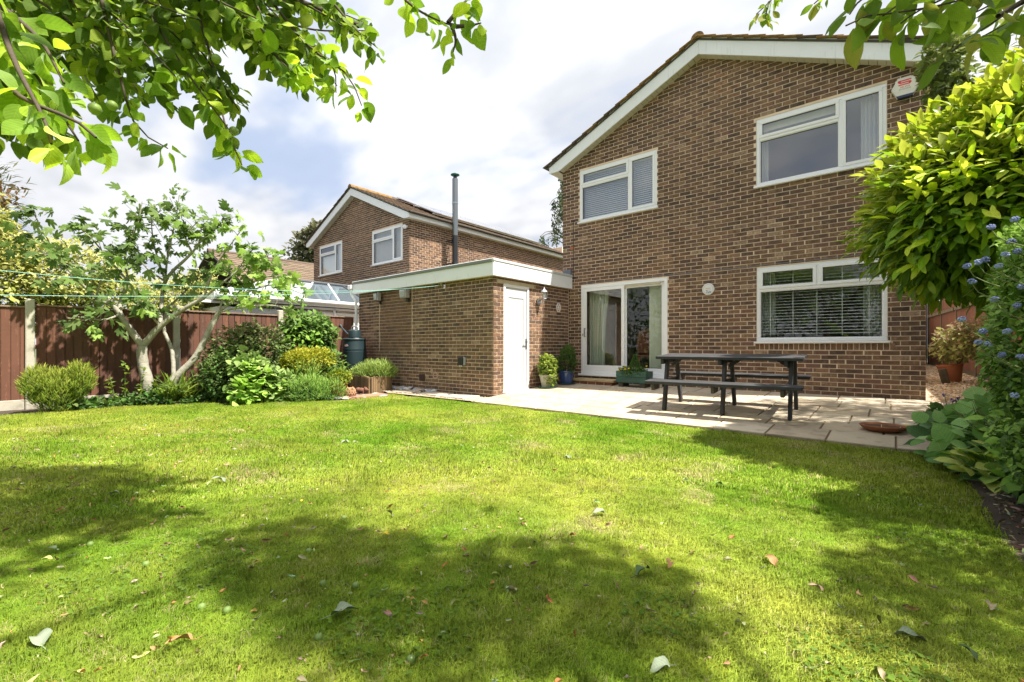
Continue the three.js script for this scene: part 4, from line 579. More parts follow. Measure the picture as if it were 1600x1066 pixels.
{ // planter edged with split logs
  const t = thing('log_planter', 'raised planter edged with upright half logs by the garage', 'planter', [-9.19, 0.02, 3.27]), r = rngOf(63), lg = [[0.34, 0.22, 0.11], [0.28, 0.18, 0.09], [0.40, 0.28, 0.15]].map((c) => mat(...c, 0.9, { map: T.grain })), side = [];
  for (let x = -0.39; x < 0.4; x += 0.053) { side.push([x, 0.28]); side.push([x, -0.28]); } for (let z = -0.24; z < 0.26; z += 0.053) { side.push([0.4, z]); side.push([-0.4, z]); }
  for (const [x, z] of side) { const rr = 0.027 + r() * 0.003, h = 0.36 + r() * 0.03, g = lathe([[0, h], [rr * 0.8, h], [rr, h - 0.008], [rr, 0]], 10), uv = g.attributes.uv; for (let i = 0; i < uv.count; i++) uv.setXY(i, uv.getY(i) * 0.4 + x, uv.getX(i) * 0.2 + z); mesh('log', g, lg[Math.floor(r() * 3)], t, [x, 0, z], [0, r() * 6, 0]); }
  mesh('soil', box(0.76, 0.3, 0.52, 0, 0.15, 0, 0.004), M.soil, t);
}
{ const t = pot('terracotta_pot', 'terracotta pot with small yellow green shrub behind the pierced ornament', [-8.55, 0.03, 4.42], 0.17, 0.3, M.terracotta, { f: 0.66 }); }
{ // pierced terracotta lantern shaped like an owl
  const t = thing('pierced_ornament', 'round pierced terracotta ornament beside the terracotta pot', 'ornament', [-8.37, 0.03, 4.27], 0.9), m = mat(0.46, 0.25, 0.13, 0.9, { map: T.rough }); mesh('body', lathe([[0, 0], [0.075, 0], [0.11, 0.05], [0.118, 0.1], [0.1, 0.16], [0.08, 0.19], [0.07, 0.2], [0, 0.2]], 28), m, t);
  for (const s of [-1, 1]) { mesh('eye', put(new THREE.TorusGeometry(0.03, 0.009, 6, 16), s * 0.04, 0.165, 0.083, -0.25, s * 0.35), m, t); mesh('ear', put(new THREE.ConeGeometry(0.022, 0.05, 8), s * 0.05, 0.21, 0.03), m, t); mesh('pupil', new THREE.SphereGeometry(0.011, 8, 6), M.dark, t, [s * 0.043, 0.165, 0.086]); } mesh('beak', put(new THREE.ConeGeometry(0.012, 0.035, 6), 0, 0.145, 0.105, 2.6), m, t);
  for (let j = 0; j < 3; j++) for (let k = 0; k < 14; k++) { const a = k / 14 * 6.28 + j * 0.22, rr = [0.106, 0.119, 0.113][j]; mesh('hole', put(new THREE.SphereGeometry(0.012, 8, 6).scale(1, 1.2, 0.4), rr * Math.sin(a), 0.045 + j * 0.035, rr * Math.cos(a), 0, a), M.dark, t); }
}
{ const t = thing('animal_ornament', 'small brown animal shaped ornament in front of the log planter', 'ornament', [-8.66, 0.05, 3.85], 0.55), m = mat(0.17, 0.07, 0.04, 0.75), B = (x, y, z, a, b, c) => new THREE.SphereGeometry(1, 16, 12).scale(a, b, c).translate(x, y, z);
  mesh('body', [B(0, 0.075, 0, 0.105, 0.058, 0.058), B(0.1, 0.095, 0, 0.05, 0.045, 0.042), B(0.15, 0.085, 0, 0.025, 0.02, 0.02), B(-0.07, 0.085, 0, 0.06, 0.055, 0.055)], m, t); for (const [x, z] of [[-0.06, -0.035], [-0.06, 0.035], [0.06, -0.035], [0.06, 0.035]]) mesh('leg', put(new THREE.CylinderGeometry(0.018, 0.016, 0.06, 8), x, 0.03, z), m, t); for (const z of [-0.028, 0.028]) mesh('ear', put(new THREE.ConeGeometry(0.016, 0.035, 6), 0.09, 0.145, z), m, t); }
{ const r = rngOf(64), t = thing('edging_stones', 'reddish slab and pale stones edging the bed beside the ornaments', 'stones', [-8.35, 0.03, 4.05]), cm = [[0.6, 0.55, 0.47], [0.36, 0.2, 0.13], [0.5, 0.38, 0.28], [0.3, 0.3, 0.3]].map((c) => mat(...c, 0.9, { map: T.rough })); for (let i = 0; i < 22; i++) { const k = 0.03 + 0.05 * r(), m = mesh('stone', stoneG, cm[Math.floor(r() * 4)], t, [(r() - 0.35) * 0.55, 0.01, (r() - 0.4) * 1.1], [0, r() * 6, 0]); m.scale.set(k * 1.4, k * 0.7, k); } mesh('slab', box(0.34, 0.05, 0.75, 0.12, 0.015, -0.1, 0.01), cm[1], t); }
{ const t = pot('large_pot', 'big leaning terracotta pot on the gravel beside the side fence', [0.80, 0.385, -2.7], 0.18, 0.34, M.terracotta, { f: 0.7 }); t.rotation.z = 0.12; mesh('broken_slate', box(0.12, 0.4, 0.04, -0.2, 0.18, 0.32, 0.008), M.wornWood, t, null, [0.2, 0.3, 0.1]); }

// ------------------------------------------------------------------ leaves
function leafGeo(w, { n = 5, fold = 0.12, curl = 0.25, wave = 0, shape = 1, tip = 1, twist = 0 } = {}) { // length 1 along +y, faces +z
  const p = [], uv = [], ix = [], prof = (t) => w / 2 * Math.pow(Math.sin(Math.PI * Math.pow(t, shape)), 0.75) * (1 - 0.25 * (t > 0.8 ? (t - 0.8) * 5 * tip : 0));
  for (let i = 0; i <= n; i++) { const t = i / n, y = t * (1 - curl * curl * 0.25 * t), z = -curl * t * t * 0.6; for (let j = -1; j <= 1; j++) { const x = j * (i === 0 ? 0.012 : i === n ? 0.004 : prof(t)), a = twist * t; p.push(x * Math.cos(a), y, z + Math.abs(j) * fold * prof(t) * 2 + wave * j * Math.sin(t * 9) + x * Math.sin(a)); uv.push(0.5 + j * 0.48 * Math.min(1, (i === 0 || i === n ? 0.1 : prof(t) / (w / 2))), t); } }
  for (let i = 0; i < n; i++) for (let j = 0; j < 2; j++) { const a = i * 3 + j; ix.push(a, a + 1, a + 4, a, a + 4, a + 3); }
  const g = new THREE.BufferGeometry(); g.setAttribute('position', new THREE.Float32BufferAttribute(p, 3)); g.setAttribute('uv', new THREE.Float32BufferAttribute(uv, 2)); g.setIndex(ix); g.computeVertexNormals(); return g;
}
function figGeo(k) { // five-lobed
  const lobes = [[-2.0, 0.55], [-1.0, 0.82], [0, 1], [1.0, 0.82], [2.0, 0.55]], pts = [[0, 0]];
  for (let i = 0; i < lobes.length; i++) { const [a0, l] = lobes[i], a = a0 * 0.52; if (i) { const am = a - 0.26; pts.push([Math.sin(am) * 0.5, 0.1 + Math.cos(am) * 0.5]); } for (const [da, f] of [[-0.19, 0.74], [-0.11, 0.94], [0.08, 1], [0.18, 0.78]]) pts.push([Math.sin(a + da) * l * f, 0.06 + Math.cos(a + da) * l * f]); }
  const g = new THREE.ShapeGeometry(new THREE.Shape(pts.map((q) => new THREE.Vector2(q[0], q[1])))), p = g.attributes.position, uv = g.attributes.uv;
  for (let i = 0; i < p.count; i++) { const x = p.getX(i), y = p.getY(i); p.setZ(i, 0.22 * Math.abs(x) - 0.35 * k * y * y - 0.25 * k * x * x); uv.setXY(i, 0.5 + x * 0.6, y); } g.computeVertexNormals(); return g;
}
const leafMat = (r, g, b, o = {}) => phys(Math.min(1, r * 1.65), Math.min(1, g * 1.65), Math.min(1, b * 1.2), 0.92, { map: T.leaf, transmission: 0.42, thickness: 0, specularIntensity: 0.35, side: THREE.DoubleSide, ...o });
const qd = new THREE.Quaternion(), bx_ = new THREE.Matrix4();
function leafMatrix(p, dir, up, roll, size, wid = 1) {
  const y = dir.clone().normalize(), z = up.clone().addScaledVector(y, -up.dot(y)); if (z.lengthSq() < 1e-4) z.set(y.y, -y.x, 0.1); z.normalize(); const x = new THREE.Vector3().crossVectors(y, z);
  bx_.makeBasis(x, y, z); qd.setFromRotationMatrix(bx_).multiply(new THREE.Quaternion().setFromAxisAngle(UP, roll)); return new THREE.Matrix4().compose(p, qd, V(size * wid, size, size));
}
const rv = (r) => { const a = r() * 6.2832, z = r() * 2 - 1, s = Math.sqrt(1 - z * z); return V(s * Math.cos(a), z, s * Math.sin(a)); };
// leaves: list of {m, c, p}; the nOwn that show largest become meshes of their own
function addLeaves(t, list, geos, base, palette, nOwn, o = {}, one = 'leaf', many = 'leaves') {
  const inv = t.matrixWorld.clone(); t.updateMatrixWorld(); inv.copy(t.matrixWorld).invert(); const all = list.map((l, i) => ({ ...l, i, d: l.p.distanceTo(EYE) + (seen(l.p, 20) ? 0 : 1000) + (l.deep || 0) }));
  all.sort((a, b) => a.d - b.d); const own = palette.map((c) => leafMat(...c, o)), per = geos.map(() => [[], []]);
  all.forEach((l, k) => { const gi = l.i % geos.length, m = inv.clone().multiply(l.m); if (k < nOwn && l.d < 900) { const q = mesh(one, geos[gi], own[l.c % palette.length], t); q.applyMatrix4(m); } else { per[gi][0].push(m); const f = 0.82 + 0.36 * hash(l.i, 7, 3), c = palette[l.c % palette.length]; per[gi][1].push([c[0] * f, c[1] * f, c[2] * f]); } });
  const gm = leafMat(1, 1, 1, o), any = per.filter((q) => q[0].length); if (!any.length) return;
  // one part: the geometries share one instanced mesh when there is one shape, else the first shape carries all
  const ms = [], cs = []; any.forEach((q) => { ms.push(...q[0]); cs.push(...q[1]); }); instanced(many, geos[0], gm, ms, cs, t);
}
function blob(list, r, n, c, rad, size, o = {}) { // leaves in the outer shell of an uneven ellipsoid
  const ctr = V(...c), R = V(...rad), sd = r() * 100;
  for (let i = 0; i < n; i++) {
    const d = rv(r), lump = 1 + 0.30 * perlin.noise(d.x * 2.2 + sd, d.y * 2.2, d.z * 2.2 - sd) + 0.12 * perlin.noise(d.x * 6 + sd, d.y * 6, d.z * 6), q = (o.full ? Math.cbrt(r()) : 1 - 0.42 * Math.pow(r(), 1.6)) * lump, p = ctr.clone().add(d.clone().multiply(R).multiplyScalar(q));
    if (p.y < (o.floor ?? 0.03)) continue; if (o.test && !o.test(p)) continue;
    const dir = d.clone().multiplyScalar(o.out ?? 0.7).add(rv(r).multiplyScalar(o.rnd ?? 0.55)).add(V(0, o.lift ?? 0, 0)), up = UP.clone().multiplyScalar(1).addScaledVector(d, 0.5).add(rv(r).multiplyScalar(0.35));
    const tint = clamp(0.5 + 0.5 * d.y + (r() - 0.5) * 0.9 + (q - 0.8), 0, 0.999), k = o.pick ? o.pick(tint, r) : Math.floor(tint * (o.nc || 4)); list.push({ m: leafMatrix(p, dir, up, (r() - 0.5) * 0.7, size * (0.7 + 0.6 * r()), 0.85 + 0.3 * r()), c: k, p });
  }
}
function stems(t, m, base, tips, r0, r1, seed, name = 'stem') { const r = rngOf(seed); for (const q of tips) { const b = V(...base).add(V((r() - 0.5) * 0.08, 0, (r() - 0.5) * 0.08)), e = V(...q), mid = b.clone().lerp(e, 0.5).add(V((r() - 0.5) * 0.15, 0.06, (r() - 0.5) * 0.15)); mesh(name, limb([b, mid, e], r0, r1, 5, 5), m, t); } }
function shrub(name, label, cat, base, blobs, size, geos, palette, nOwn, o = {}) {
  const t = thing(name, label, cat, base), r = rngOf(o.seed || 1), list = [], B = V(...base);
  for (const [x, y, z, rx, ry, rz, n] of blobs) blob(list, r, n, [B.x + x, B.y + y, B.z + z], [rx, ry, rz], size, o);
  stems(t, o.stemMat || M.barkDark, [0, 0, 0], blobs.map((b) => [b[0], b[1], b[2]]), o.stem || 0.015, 0.005, 3); addLeaves(t, list, geos, null, palette, nOwn, o.mat); return t;
}
const gA = [leafGeo(0.62, { curl: 0.35, fold: 0.2 })], gOval = [leafGeo(0.6, { curl: 0.5, fold: 0.1, wave: 0.02 })], gLong = [leafGeo(0.34, { curl: 0.35, fold: 0.16, wave: 0.012, n: 6 })], gRound = [leafGeo(0.92, { curl: 0.3, fold: 0.08, shape: 0.75, wave: 0.03, n: 5 })], gNeedle = [leafGeo(0.13, { n: 2, curl: 0.2, fold: 0.05 })], gBlade = [leafGeo(0.05, { n: 4, curl: 0.9, fold: 0.3 })], gSmall = [leafGeo(0.55, { n: 3, curl: 0.3, fold: 0.15 })];

// ------------------------------------------------------------------ left border
const GREEN = [[0.05, 0.11, 0.02], [0.075, 0.16, 0.025], [0.105, 0.21, 0.035], [0.15, 0.27, 0.05]], LIME = [[0.12, 0.20, 0.025], [0.19, 0.30, 0.03], [0.26, 0.37, 0.04], [0.34, 0.43, 0.05]], GOLD = [[0.20, 0.26, 0.02], [0.32, 0.38, 0.02], [0.44, 0.47, 0.025], [0.52, 0.52, 0.05]], DUSK = [[0.05, 0.085, 0.03], [0.075, 0.115, 0.045], [0.12, 0.14, 0.07], [0.16, 0.13, 0.075]], BLUEGR = [[0.05, 0.12, 0.05], [0.07, 0.16, 0.07], [0.11, 0.21, 0.10], [0.16, 0.27, 0.14]];
shrub('rosemary_bush', 'bushy light green rosemary at the foot of the leftmost concrete post', 'shrub', [-10.18, 0.02, 8.3], [[0, 0.32, 0, 0.27, 0.34, 0.28, 4200], [0.05, 0.47, -0.24, 0.2, 0.30, 0.19, 2200], [0.02, 0.42, 0.2, 0.2, 0.28, 0.2, 2000]], 0.085, gNeedle, [[0.16, 0.25, 0.03], [0.23, 0.34, 0.035], [0.31, 0.42, 0.045], [0.38, 0.44, 0.06]], 0, { seed: 71, out: 0.4, lift: 0.9, rnd: 0.45 });
{ const t = thing('tall_herb', 'thin pale stemmed plant with small leaves beside the fig trunk', 'plant', [-10.25, 0.02, 7.45]), r = rngOf(72), list = []; for (const [x, z, h] of [[0, 0, 0.75], [0.05, -0.16, 0.68], [-0.05, 0.12, 0.55], [0.06, -0.28, 0.5]]) { const e = [x * 2, h, z * 1.6]; mesh('stem', limb([[x, 0, z], [x * 1.5, h * 0.5, z * 1.2], e], 0.007, 0.003, 5, 5), M.stem, t); for (let i = 0; i < 22; i++) { const u = 0.2 + 0.8 * r(), p = V(-10.25 + lerp(x, e[0], u), 0.02 + h * u, 7.45 + lerp(z, e[2], u)); list.push({ m: leafMatrix(p, rv(r).add(V(0, 0.3, 0)), UP, 0, 0.09 * (0.6 + 0.7 * r())), c: Math.floor(r() * 4), p }); } } addLeaves(t, list, gA, null, LIME, 0); }
const bedX = (z) => z > 8.3 ? -10.1 : z > 7.4 ? -10.0 : z > 6.5 ? lerp(-9.55, -10.0, (z - 6.5) / 0.9) : z > 5.6 ? lerp(-8.8, -9.55, (z - 5.6) / 0.9) : lerp(-8.1, -8.8, Math.max(0, (z - 4.7) / 0.9));
{ const r = rngOf(73), ms = [], cs = []; for (let i = 0; i < 5200; i++) { const z = 4.75 + r() * 3.45, x = lerp(-10.9, bedX(z) - 0.02, Math.pow(r(), 0.6)), h = 0.05 + 0.22 * r() * (0.6 + perlin.noise(x * 2, z * 2, 1) * 1.2), p = V(x, Math.max(0.03, h * (z > 7.5 ? 0.5 : 1)), z), k = Math.floor(r() * 4), c = GREEN[k]; ms.push(leafMatrix(p, rv(r).add(V(0.5, 0.2, 0)), UP.clone().add(rv(r).multiplyScalar(0.5)), 0, 0.06 + 0.06 * r())); cs.push(c.map((q) => q * (0.8 + 0.5 * r()))); } tag(instanced('ground_cover', gA[0], leafMat(1, 1, 1), ms, cs), 'low green ground cover along the foot of the left fence', 'ground cover'); }
{ const t = thing('strappy_plant', 'clump of narrow bright green blades between the fig trunks', 'plant', [-10.0, 0.05, 6.75]), r = rngOf(74), list = []; for (let i = 0; i < 130; i++) { const p = V(-10.0 + (r() - 0.5) * 0.25, 0.05, 6.75 + (r() - 0.5) * 0.45); list.push({ m: leafMatrix(p, rv(r).multiplyScalar(0.45).add(V(0.1, 1, 0)), rv(r), 0, 0.35 + 0.3 * r(), 1.2), c: Math.floor(r() * 4), p }); } addLeaves(t, list, gBlade, null, LIME, 0); }
shrub('dusky_shrub', 'loose dusky green shrub against the fence right of the fig', 'shrub', [-9.95, 0.02, 5.55], [[0, 0.75, 0.3, 0.42, 0.62, 0.55, 1900], [0.05, 1.0, -0.15, 0.4, 0.5, 0.5, 1500], [0.15, 0.45, 0.55, 0.4, 0.45, 0.4, 1000], [0, 1.2, 0.1, 0.25, 0.3, 0.3, 360]], 0.085, gSmall, [[0.09, 0.16, 0.03], [0.13, 0.21, 0.045], [0.18, 0.27, 0.06], [0.22, 0.25, 0.09]], 0, { seed: 75, rnd: 0.8, floor: 0.05 });
shrub('tall_green_shrub', 'mid green leafy stems in the border just left of the bright shrub', 'shrub', [-9.55, 0.02, 6.2], [[0, 0.45, 0, 0.3, 0.45, 0.3, 700], [-0.1, 0.75, -0.2, 0.22, 0.35, 0.25, 420]], 0.075, gSmall, GREEN, 0, { seed: 76, rnd: 0.8 });
shrub('bright_leafy_shrub', 'bright light green broad leaved shrub in the left border centre', 'shrub', [-8.98, 0.02, 5.85], [[0, 0.40, -0.05, 0.3, 0.4, 0.32, 800], [0.1, 0.28, -0.36, 0.28, 0.3, 0.28, 420], [-0.1, 0.62, 0.05, 0.26, 0.3, 0.26, 420], [0.1, 0.22, 0.2, 0.22, 0.24, 0.22, 260]], 0.11, gRound, [[0.13, 0.24, 0.04], [0.19, 0.33, 0.055], [0.26, 0.42, 0.08], [0.36, 0.50, 0.15]], 200, { seed: 77, rnd: 0.5 });
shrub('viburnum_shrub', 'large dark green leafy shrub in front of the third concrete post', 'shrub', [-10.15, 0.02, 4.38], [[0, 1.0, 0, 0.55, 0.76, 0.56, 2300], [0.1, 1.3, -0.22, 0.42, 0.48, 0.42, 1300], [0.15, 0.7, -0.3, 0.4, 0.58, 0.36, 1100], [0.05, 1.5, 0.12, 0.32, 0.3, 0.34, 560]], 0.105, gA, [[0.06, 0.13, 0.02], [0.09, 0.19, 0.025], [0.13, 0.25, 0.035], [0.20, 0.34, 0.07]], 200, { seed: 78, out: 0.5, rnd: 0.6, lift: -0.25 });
shrub('golden_euonymus', 'rounded yellow leaved bush in front of the large dark shrub', 'shrub', [-9.15, 0.02, 4.78], [[0, 0.68, 0, 0.36, 0.30, 0.42, 2600], [0.04, 0.78, -0.24, 0.27, 0.22, 0.27, 1000], [0, 0.72, 0.24, 0.26, 0.24, 0.26, 900]], 0.055, gSmall, GOLD, 0, { seed: 79, rnd: 0.6, lift: 0.3 });
shrub('feathery_plant', 'feathery grey green plant at the lawn edge below the yellow bush', 'plant', [-8.55, 0.02, 5.05], [[0, 0.2, 0, 0.34, 0.3, 0.40, 1900], [0.12, 0.16, -0.36, 0.34, 0.24, 0.3, 1100], [-0.3, 0.38, -0.1, 0.3, 0.36, 0.3, 900]], 0.085, gNeedle, [[0.15, 0.31, 0.04], [0.21, 0.39, 0.055], [0.27, 0.46, 0.07], [0.33, 0.50, 0.10]], 0, { seed: 80, out: 0.45, lift: 0.7, rnd: 0.6, stem: 0.006 });
shrub('leafy_underplant', 'mid green leafy plant below the yellow bush near the pot', 'plant', [-8.95, 0.02, 4.5], [[0, 0.3, 0, 0.3, 0.36, 0.3, 700], [-0.2, 0.5, -0.25, 0.3, 0.4, 0.3, 600]], 0.085, gSmall, LIME.slice(0, 3).concat([GREEN[3]]), 0, { seed: 81, stem: 0.008 });
shrub('potted_shrub', 'small yellow green shrub growing in the terracotta pot', 'plant', [-8.55, 0.29, 4.42], [[0, 0.14, 0, 0.2, 0.17, 0.22, 1000]], 0.05, gSmall, GOLD.slice(0, 3).concat([LIME[1]]), 0, { seed: 82, floor: 0.3, lift: 0.3, stem: 0.008 });
shrub('lavender_clump', 'mounded pale green lavender filling the log edged planter', 'plant', [-9.15, 0.36, 3.25], [[0, 0.1, 0, 0.42, 0.24, 0.32, 4200], [0.25, 0.12, -0.1, 0.3, 0.24, 0.28, 2000], [-0.3, 0.08, 0.05, 0.26, 0.18, 0.26, 1300]], 0.085, gNeedle, [[0.20, 0.31, 0.05], [0.28, 0.41, 0.06], [0.36, 0.49, 0.09], [0.42, 0.54, 0.14]], 0, { seed: 83, floor: 0.36, out: 0.45, lift: 0.8, rnd: 0.5, stem: 0.005 });
// patio pot plants
{ const t = shrub('trailing_plant', 'lime green trailing plant spilling from the pale grey green pot', 'plant', [-5.66, 0.42, 1.28], [[0, 0.2, 0, 0.19, 0.24, 0.2, 900], [0.1, -0.03, 0.03, 0.12, 0.16, 0.12, 260], [-0.06, 0.32, 0, 0.12, 0.14, 0.12, 260]], 0.06, gSmall, LIME, 0, { seed: 84, floor: 0.2, rnd: 0.8, stem: 0.006 }); }
shrub('upright_plant', 'taller mid green leafy plant growing in the blue pot', 'plant', [-5.62, 0.46, 0.62], [[0, 0.22, 0, 0.19, 0.28, 0.2, 800], [0.05, 0.42, 0.0, 0.13, 0.18, 0.14, 320]], 0.075, gLong, GREEN, 0, { seed: 85, floor: 0.42, lift: 0.5, stem: 0.006 });
{ const t = thing('dwarf_conifer', 'small cone shaped conifer in the green planter trough', 'plant', [-4.08, 0.5, 0.42]), r = rngOf(86), list = []; for (let i = 0; i < 2300; i++) { const h = Math.pow(r(), 1.5), rad = 0.155 * (1 - h) * (0.75 + 0.3 * r()), a = r() * 6.28, p = V(-4.08 + rad * Math.cos(a), 0.5 + h * 0.37, 0.42 + rad * Math.sin(a)); list.push({ m: leafMatrix(p, V(Math.cos(a), 0.9, Math.sin(a)).add(rv(r).multiplyScalar(0.5)), rv(r), 0, 0.03 + 0.02 * r(), 1.8), c: Math.floor(r() * 4), p }); } mesh('stem', limb([[0, -0.04, 0], [0, 0.32, 0]], 0.012, 0.004, 3, 6), M.barkDark, t); addLeaves(t, list, gNeedle, null, [[0.06, 0.15, 0.03], [0.09, 0.2, 0.035], [0.13, 0.26, 0.05], [0.17, 0.3, 0.06]], 0); }
function flower(t, p, R, c, n = 7) { const g = []; for (let k = 0; k < n; k++) { const a = k / n * 6.28; g.push(put(leafGeo(0.7, { n: 3, curl: -0.3, fold: 0.1 }).scale(R, R, R), 0, 0, 0, -1.15).rotateY(a)); } const m = mesh('flower', g, mat(...c, 0.8, { side: THREE.DoubleSide }), t, p, [0.5, 0, -0.2]); mesh('flower_centre', new THREE.SphereGeometry(R * 0.3, 8, 6).scale(1, 0.6, 1), mat(0.5, 0.25, 0.02, 0.9), m); return m; }
{ const t = shrub('yellow_marigolds', 'yellow flowered bedding plants round the small conifer', 'flowers', [-4.1, 0.5, 0.44], [[-0.17, 0.04, 0.03, 0.14, 0.08, 0.1, 420], [0.16, 0.04, 0.03, 0.14, 0.08, 0.1, 420], [0, 0.03, 0.1, 0.25, 0.06, 0.06, 300]], 0.045, gSmall, GREEN, 0, { seed: 87, floor: 0.49, stem: 0.004 }); for (const [x, y, z] of [[-0.27, 0.09, 0.06], [-0.2, 0.14, 0.0], [-0.16, 0.1, 0.1], [-0.28, 0.05, 0.12], [-0.05, 0.1, 0.13], [-0.12, 0.08, 0.14], [0.27, 0.15, 0.0], [-0.22, 0.08, 0.12]]) flower(t, [x, y, z], 0.028, [0.75, 0.48, 0.01]); }
// ------------------------------------------------------------------ fig tree
{
  const t = thing('fig_tree', 'spreading fig tree with pale forked trunks in front of the fence', 'tree'), r = rngOf(91), list = [], tips = [];
  const L = (pts, r0, r1, seg = 12, nm = 'branch') => { mesh(nm, limb(pts, r0, r1, seg, 8, 0.25, r() * 9), M.bark, t); return pts; };
  const f = at(222, 541, 8.3);
  L([[-10.5, 0.0, 7.12], at(231, 600, 8.3), at(224, 570, 8.3), f], 0.105, 0.075, 12, 'trunk');
  const b1 = L([f, at(196, 505, 8.15), at(178, 480, 8.05), at(150, 466, 7.9)], 0.062, 0.034), b2 = L([f, at(248, 512, 8.35), at(278, 488, 8.4), at(318, 466, 8.45)], 0.062, 0.034), b1b = L([at(187, 492, 8.1), at(189, 470, 8.2), at(200, 440, 8.25)], 0.042, 0.026), b2b = L([at(250, 510, 8.35), at(252, 480, 8.5), at(258, 440, 8.6), at(300, 395, 8.5)], 0.04, 0.022);
  const b3 = L([[-10.15, 0.0, 6.85], at(268, 600, 8.35), at(305, 558, 8.5), at(330, 510, 8.6), at(342, 488, 8.65)], 0.075, 0.045, 14, 'trunk'), b4 = L([at(272, 598, 8.5), at(268, 545, 8.6), at(256, 515, 8.65), at(262, 480, 8.7)], 0.04, 0.026);
  // main sprays: [from, through..., tip], each clothed with leaves
  const sp = [[at(150, 466, 7.9), at(105, 420, 7.6), at(75, 375, 7.45), at(48, 325, 7.35)], [at(150, 466, 7.9), at(110, 430, 7.7), at(60, 390, 7.6), at(40, 372, 7.5)], [at(200, 440, 8.25), at(195, 400, 8.2), at(215, 350, 8.1), at(222, 315, 8.1)], [at(200, 440, 8.25), at(170, 405, 8.2), at(140, 370, 8.1), at(118, 352, 8.0)],
    [at(258, 440, 8.6), at(240, 380, 8.4), at(235, 330, 8.35)], [at(258, 440, 8.6), at(262, 400, 8.5), at(274, 345, 8.5), at(280, 305, 8.5)], [at(300, 395, 8.5), at(320, 370, 8.5), at(350, 345, 8.5)], [at(318, 466, 8.45), at(335, 420, 8.4), at(362, 380, 8.4), at(380, 355, 8.4)], [at(318, 466, 8.45), at(350, 440, 8.5), at(390, 410, 8.6), at(430, 395, 8.7)],
    [at(342, 488, 8.65), at(380, 460, 8.6), at(430, 445, 8.6), at(478, 462, 8.6)], [at(342, 488, 8.65), at(375, 455, 8.8), at(420, 432, 8.9), at(455, 440, 9.0)], [at(342, 488, 8.65), at(352, 455, 8.7), at(372, 420, 8.7), at(395, 390, 8.7)], [at(262, 480, 8.7), at(290, 455, 8.8), at(310, 430, 8.8)], [at(187, 492, 8.1), at(160, 500, 7.8), at(120, 495, 7.6)], [at(250, 510, 8.35), at(225, 480, 8.1), at(210, 465, 8.0)], [at(342, 488, 8.65), at(380, 480, 8.4), at(430, 478, 8.3), at(460, 488, 8.3)], [at(300, 395, 8.5), at(290, 370, 8.4), at(310, 345, 8.4)], [at(150, 466, 7.9), at(160, 430, 7.8), at(175, 400, 7.8)], [at(258, 440, 8.6), at(230, 420, 8.3), at(205, 385, 8.2)]];
  for (const s of sp) {
    L(s, 0.02, 0.007, 10); const cv = new THREE.CatmullRomCurve3(s), n = 26;
    for (let k = 0; k < n; k++) { const u = 0.22 + 0.78 * Math.pow(k / (n - 1), 0.75), p = cv.getPointAt(Math.min(1, u)); // side shoots
      const out = rv(r).add(V(0.25, 0.35, 0)).normalize(), l = (0.08 + 0.34 * r()) * (u > 0.93 ? 0.4 : 1), q = p.clone().addScaledVector(out, l); if (k % 4 === 0) mesh('twig', limb([p, p.clone().lerp(q, 0.5).add(V(0, 0.02, 0)), q], 0.006, 0.003, 3, 4), M.bark, t);
      const m = k % 4 === 0 ? 3 : 2; for (let j = 0; j < m; j++) { const pp = q.clone().add(rv(r).multiplyScalar(0.07)); list.push({ m: leafMatrix(pp, rv(r).multiplyScalar(0.9).add(out.clone().multiplyScalar(0.5)).add(V(0, -0.35, 0)), UP.clone().add(rv(r).multiplyScalar(0.8)).add(V(0.3, 0, 0)), (r() - 0.5) * 0.9, 0.15 * (0.55 + 0.8 * r())), c: Math.floor(r() * 4), p: pp }); } }
  }
  const fr = new THREE.SphereGeometry(0.022, 8, 6).scale(1, 1.25, 1), fm = mat(0.07, 0.12, 0.03, 0.6); for (let i = 0; i < 40; i++) { const l = list[Math.floor(r() * list.length)].p; mesh('fig_fruit', fr, fm, t, [l.x + (r() - 0.5) * 0.05, l.y - 0.03, l.z + (r() - 0.5) * 0.05]); }
  addLeaves(t, list, [figGeo(0.8)], null, [[0.10, 0.18, 0.035], [0.14, 0.24, 0.045], [0.19, 0.30, 0.06], [0.25, 0.36, 0.10]], 300, { transmission: 0.5 });
}
// ------------------------------------------------------------------ trees beyond the fences
function crown(name, label, base, h, blobs, size, geos, palette, o = {}) { const t = thing(name, label, o.cat || 'tree', base), r = rngOf(o.seed), list = []; for (const [x, y, z, rx, ry, rz, n] of blobs) blob(list, r, n, [base[0] + x, y, base[2] + z], [rx, ry, rz], size, o); mesh('trunk', limb([[0, 0, 0], [0.08, h * 0.4, 0.05], [0, h * 0.8, 0]], o.tr || 0.14, 0.04, 8, 8), o.bark || M.barkDark, t); for (const b of blobs) mesh('branch', limb([[0.03, h * 0.35, 0.02], [b[0] * 0.5, lerp(h * 0.4, b[1], 0.6), b[2] * 0.5], [b[0], b[1], b[2]]], 0.05, 0.015, 6, 6), o.bark || M.barkDark, t); addLeaves(t, list, geos, null, palette, 0, o.mat, 'leaf', 'crown'); return t; }
const YEL = [[0.20, 0.24, 0.03], [0.32, 0.36, 0.06], [0.46, 0.49, 0.10], [0.62, 0.62, 0.22]];
crown('golden_tree', 'golden leaved shrubby tree just beyond the left end of the fence', [-12.7, 0, 8.9], 2.6, [[0, 2.2, 0, 0.9, 1.1, 0.9, 5200], [-0.2, 3.3, 0.4, 0.75, 0.8, 0.7, 3000], [-0.3, 2.5, -0.9, 0.9, 0.75, 0.9, 3200]], 0.095, gSmall, YEL, { seed: 101, rnd: 0.8 });
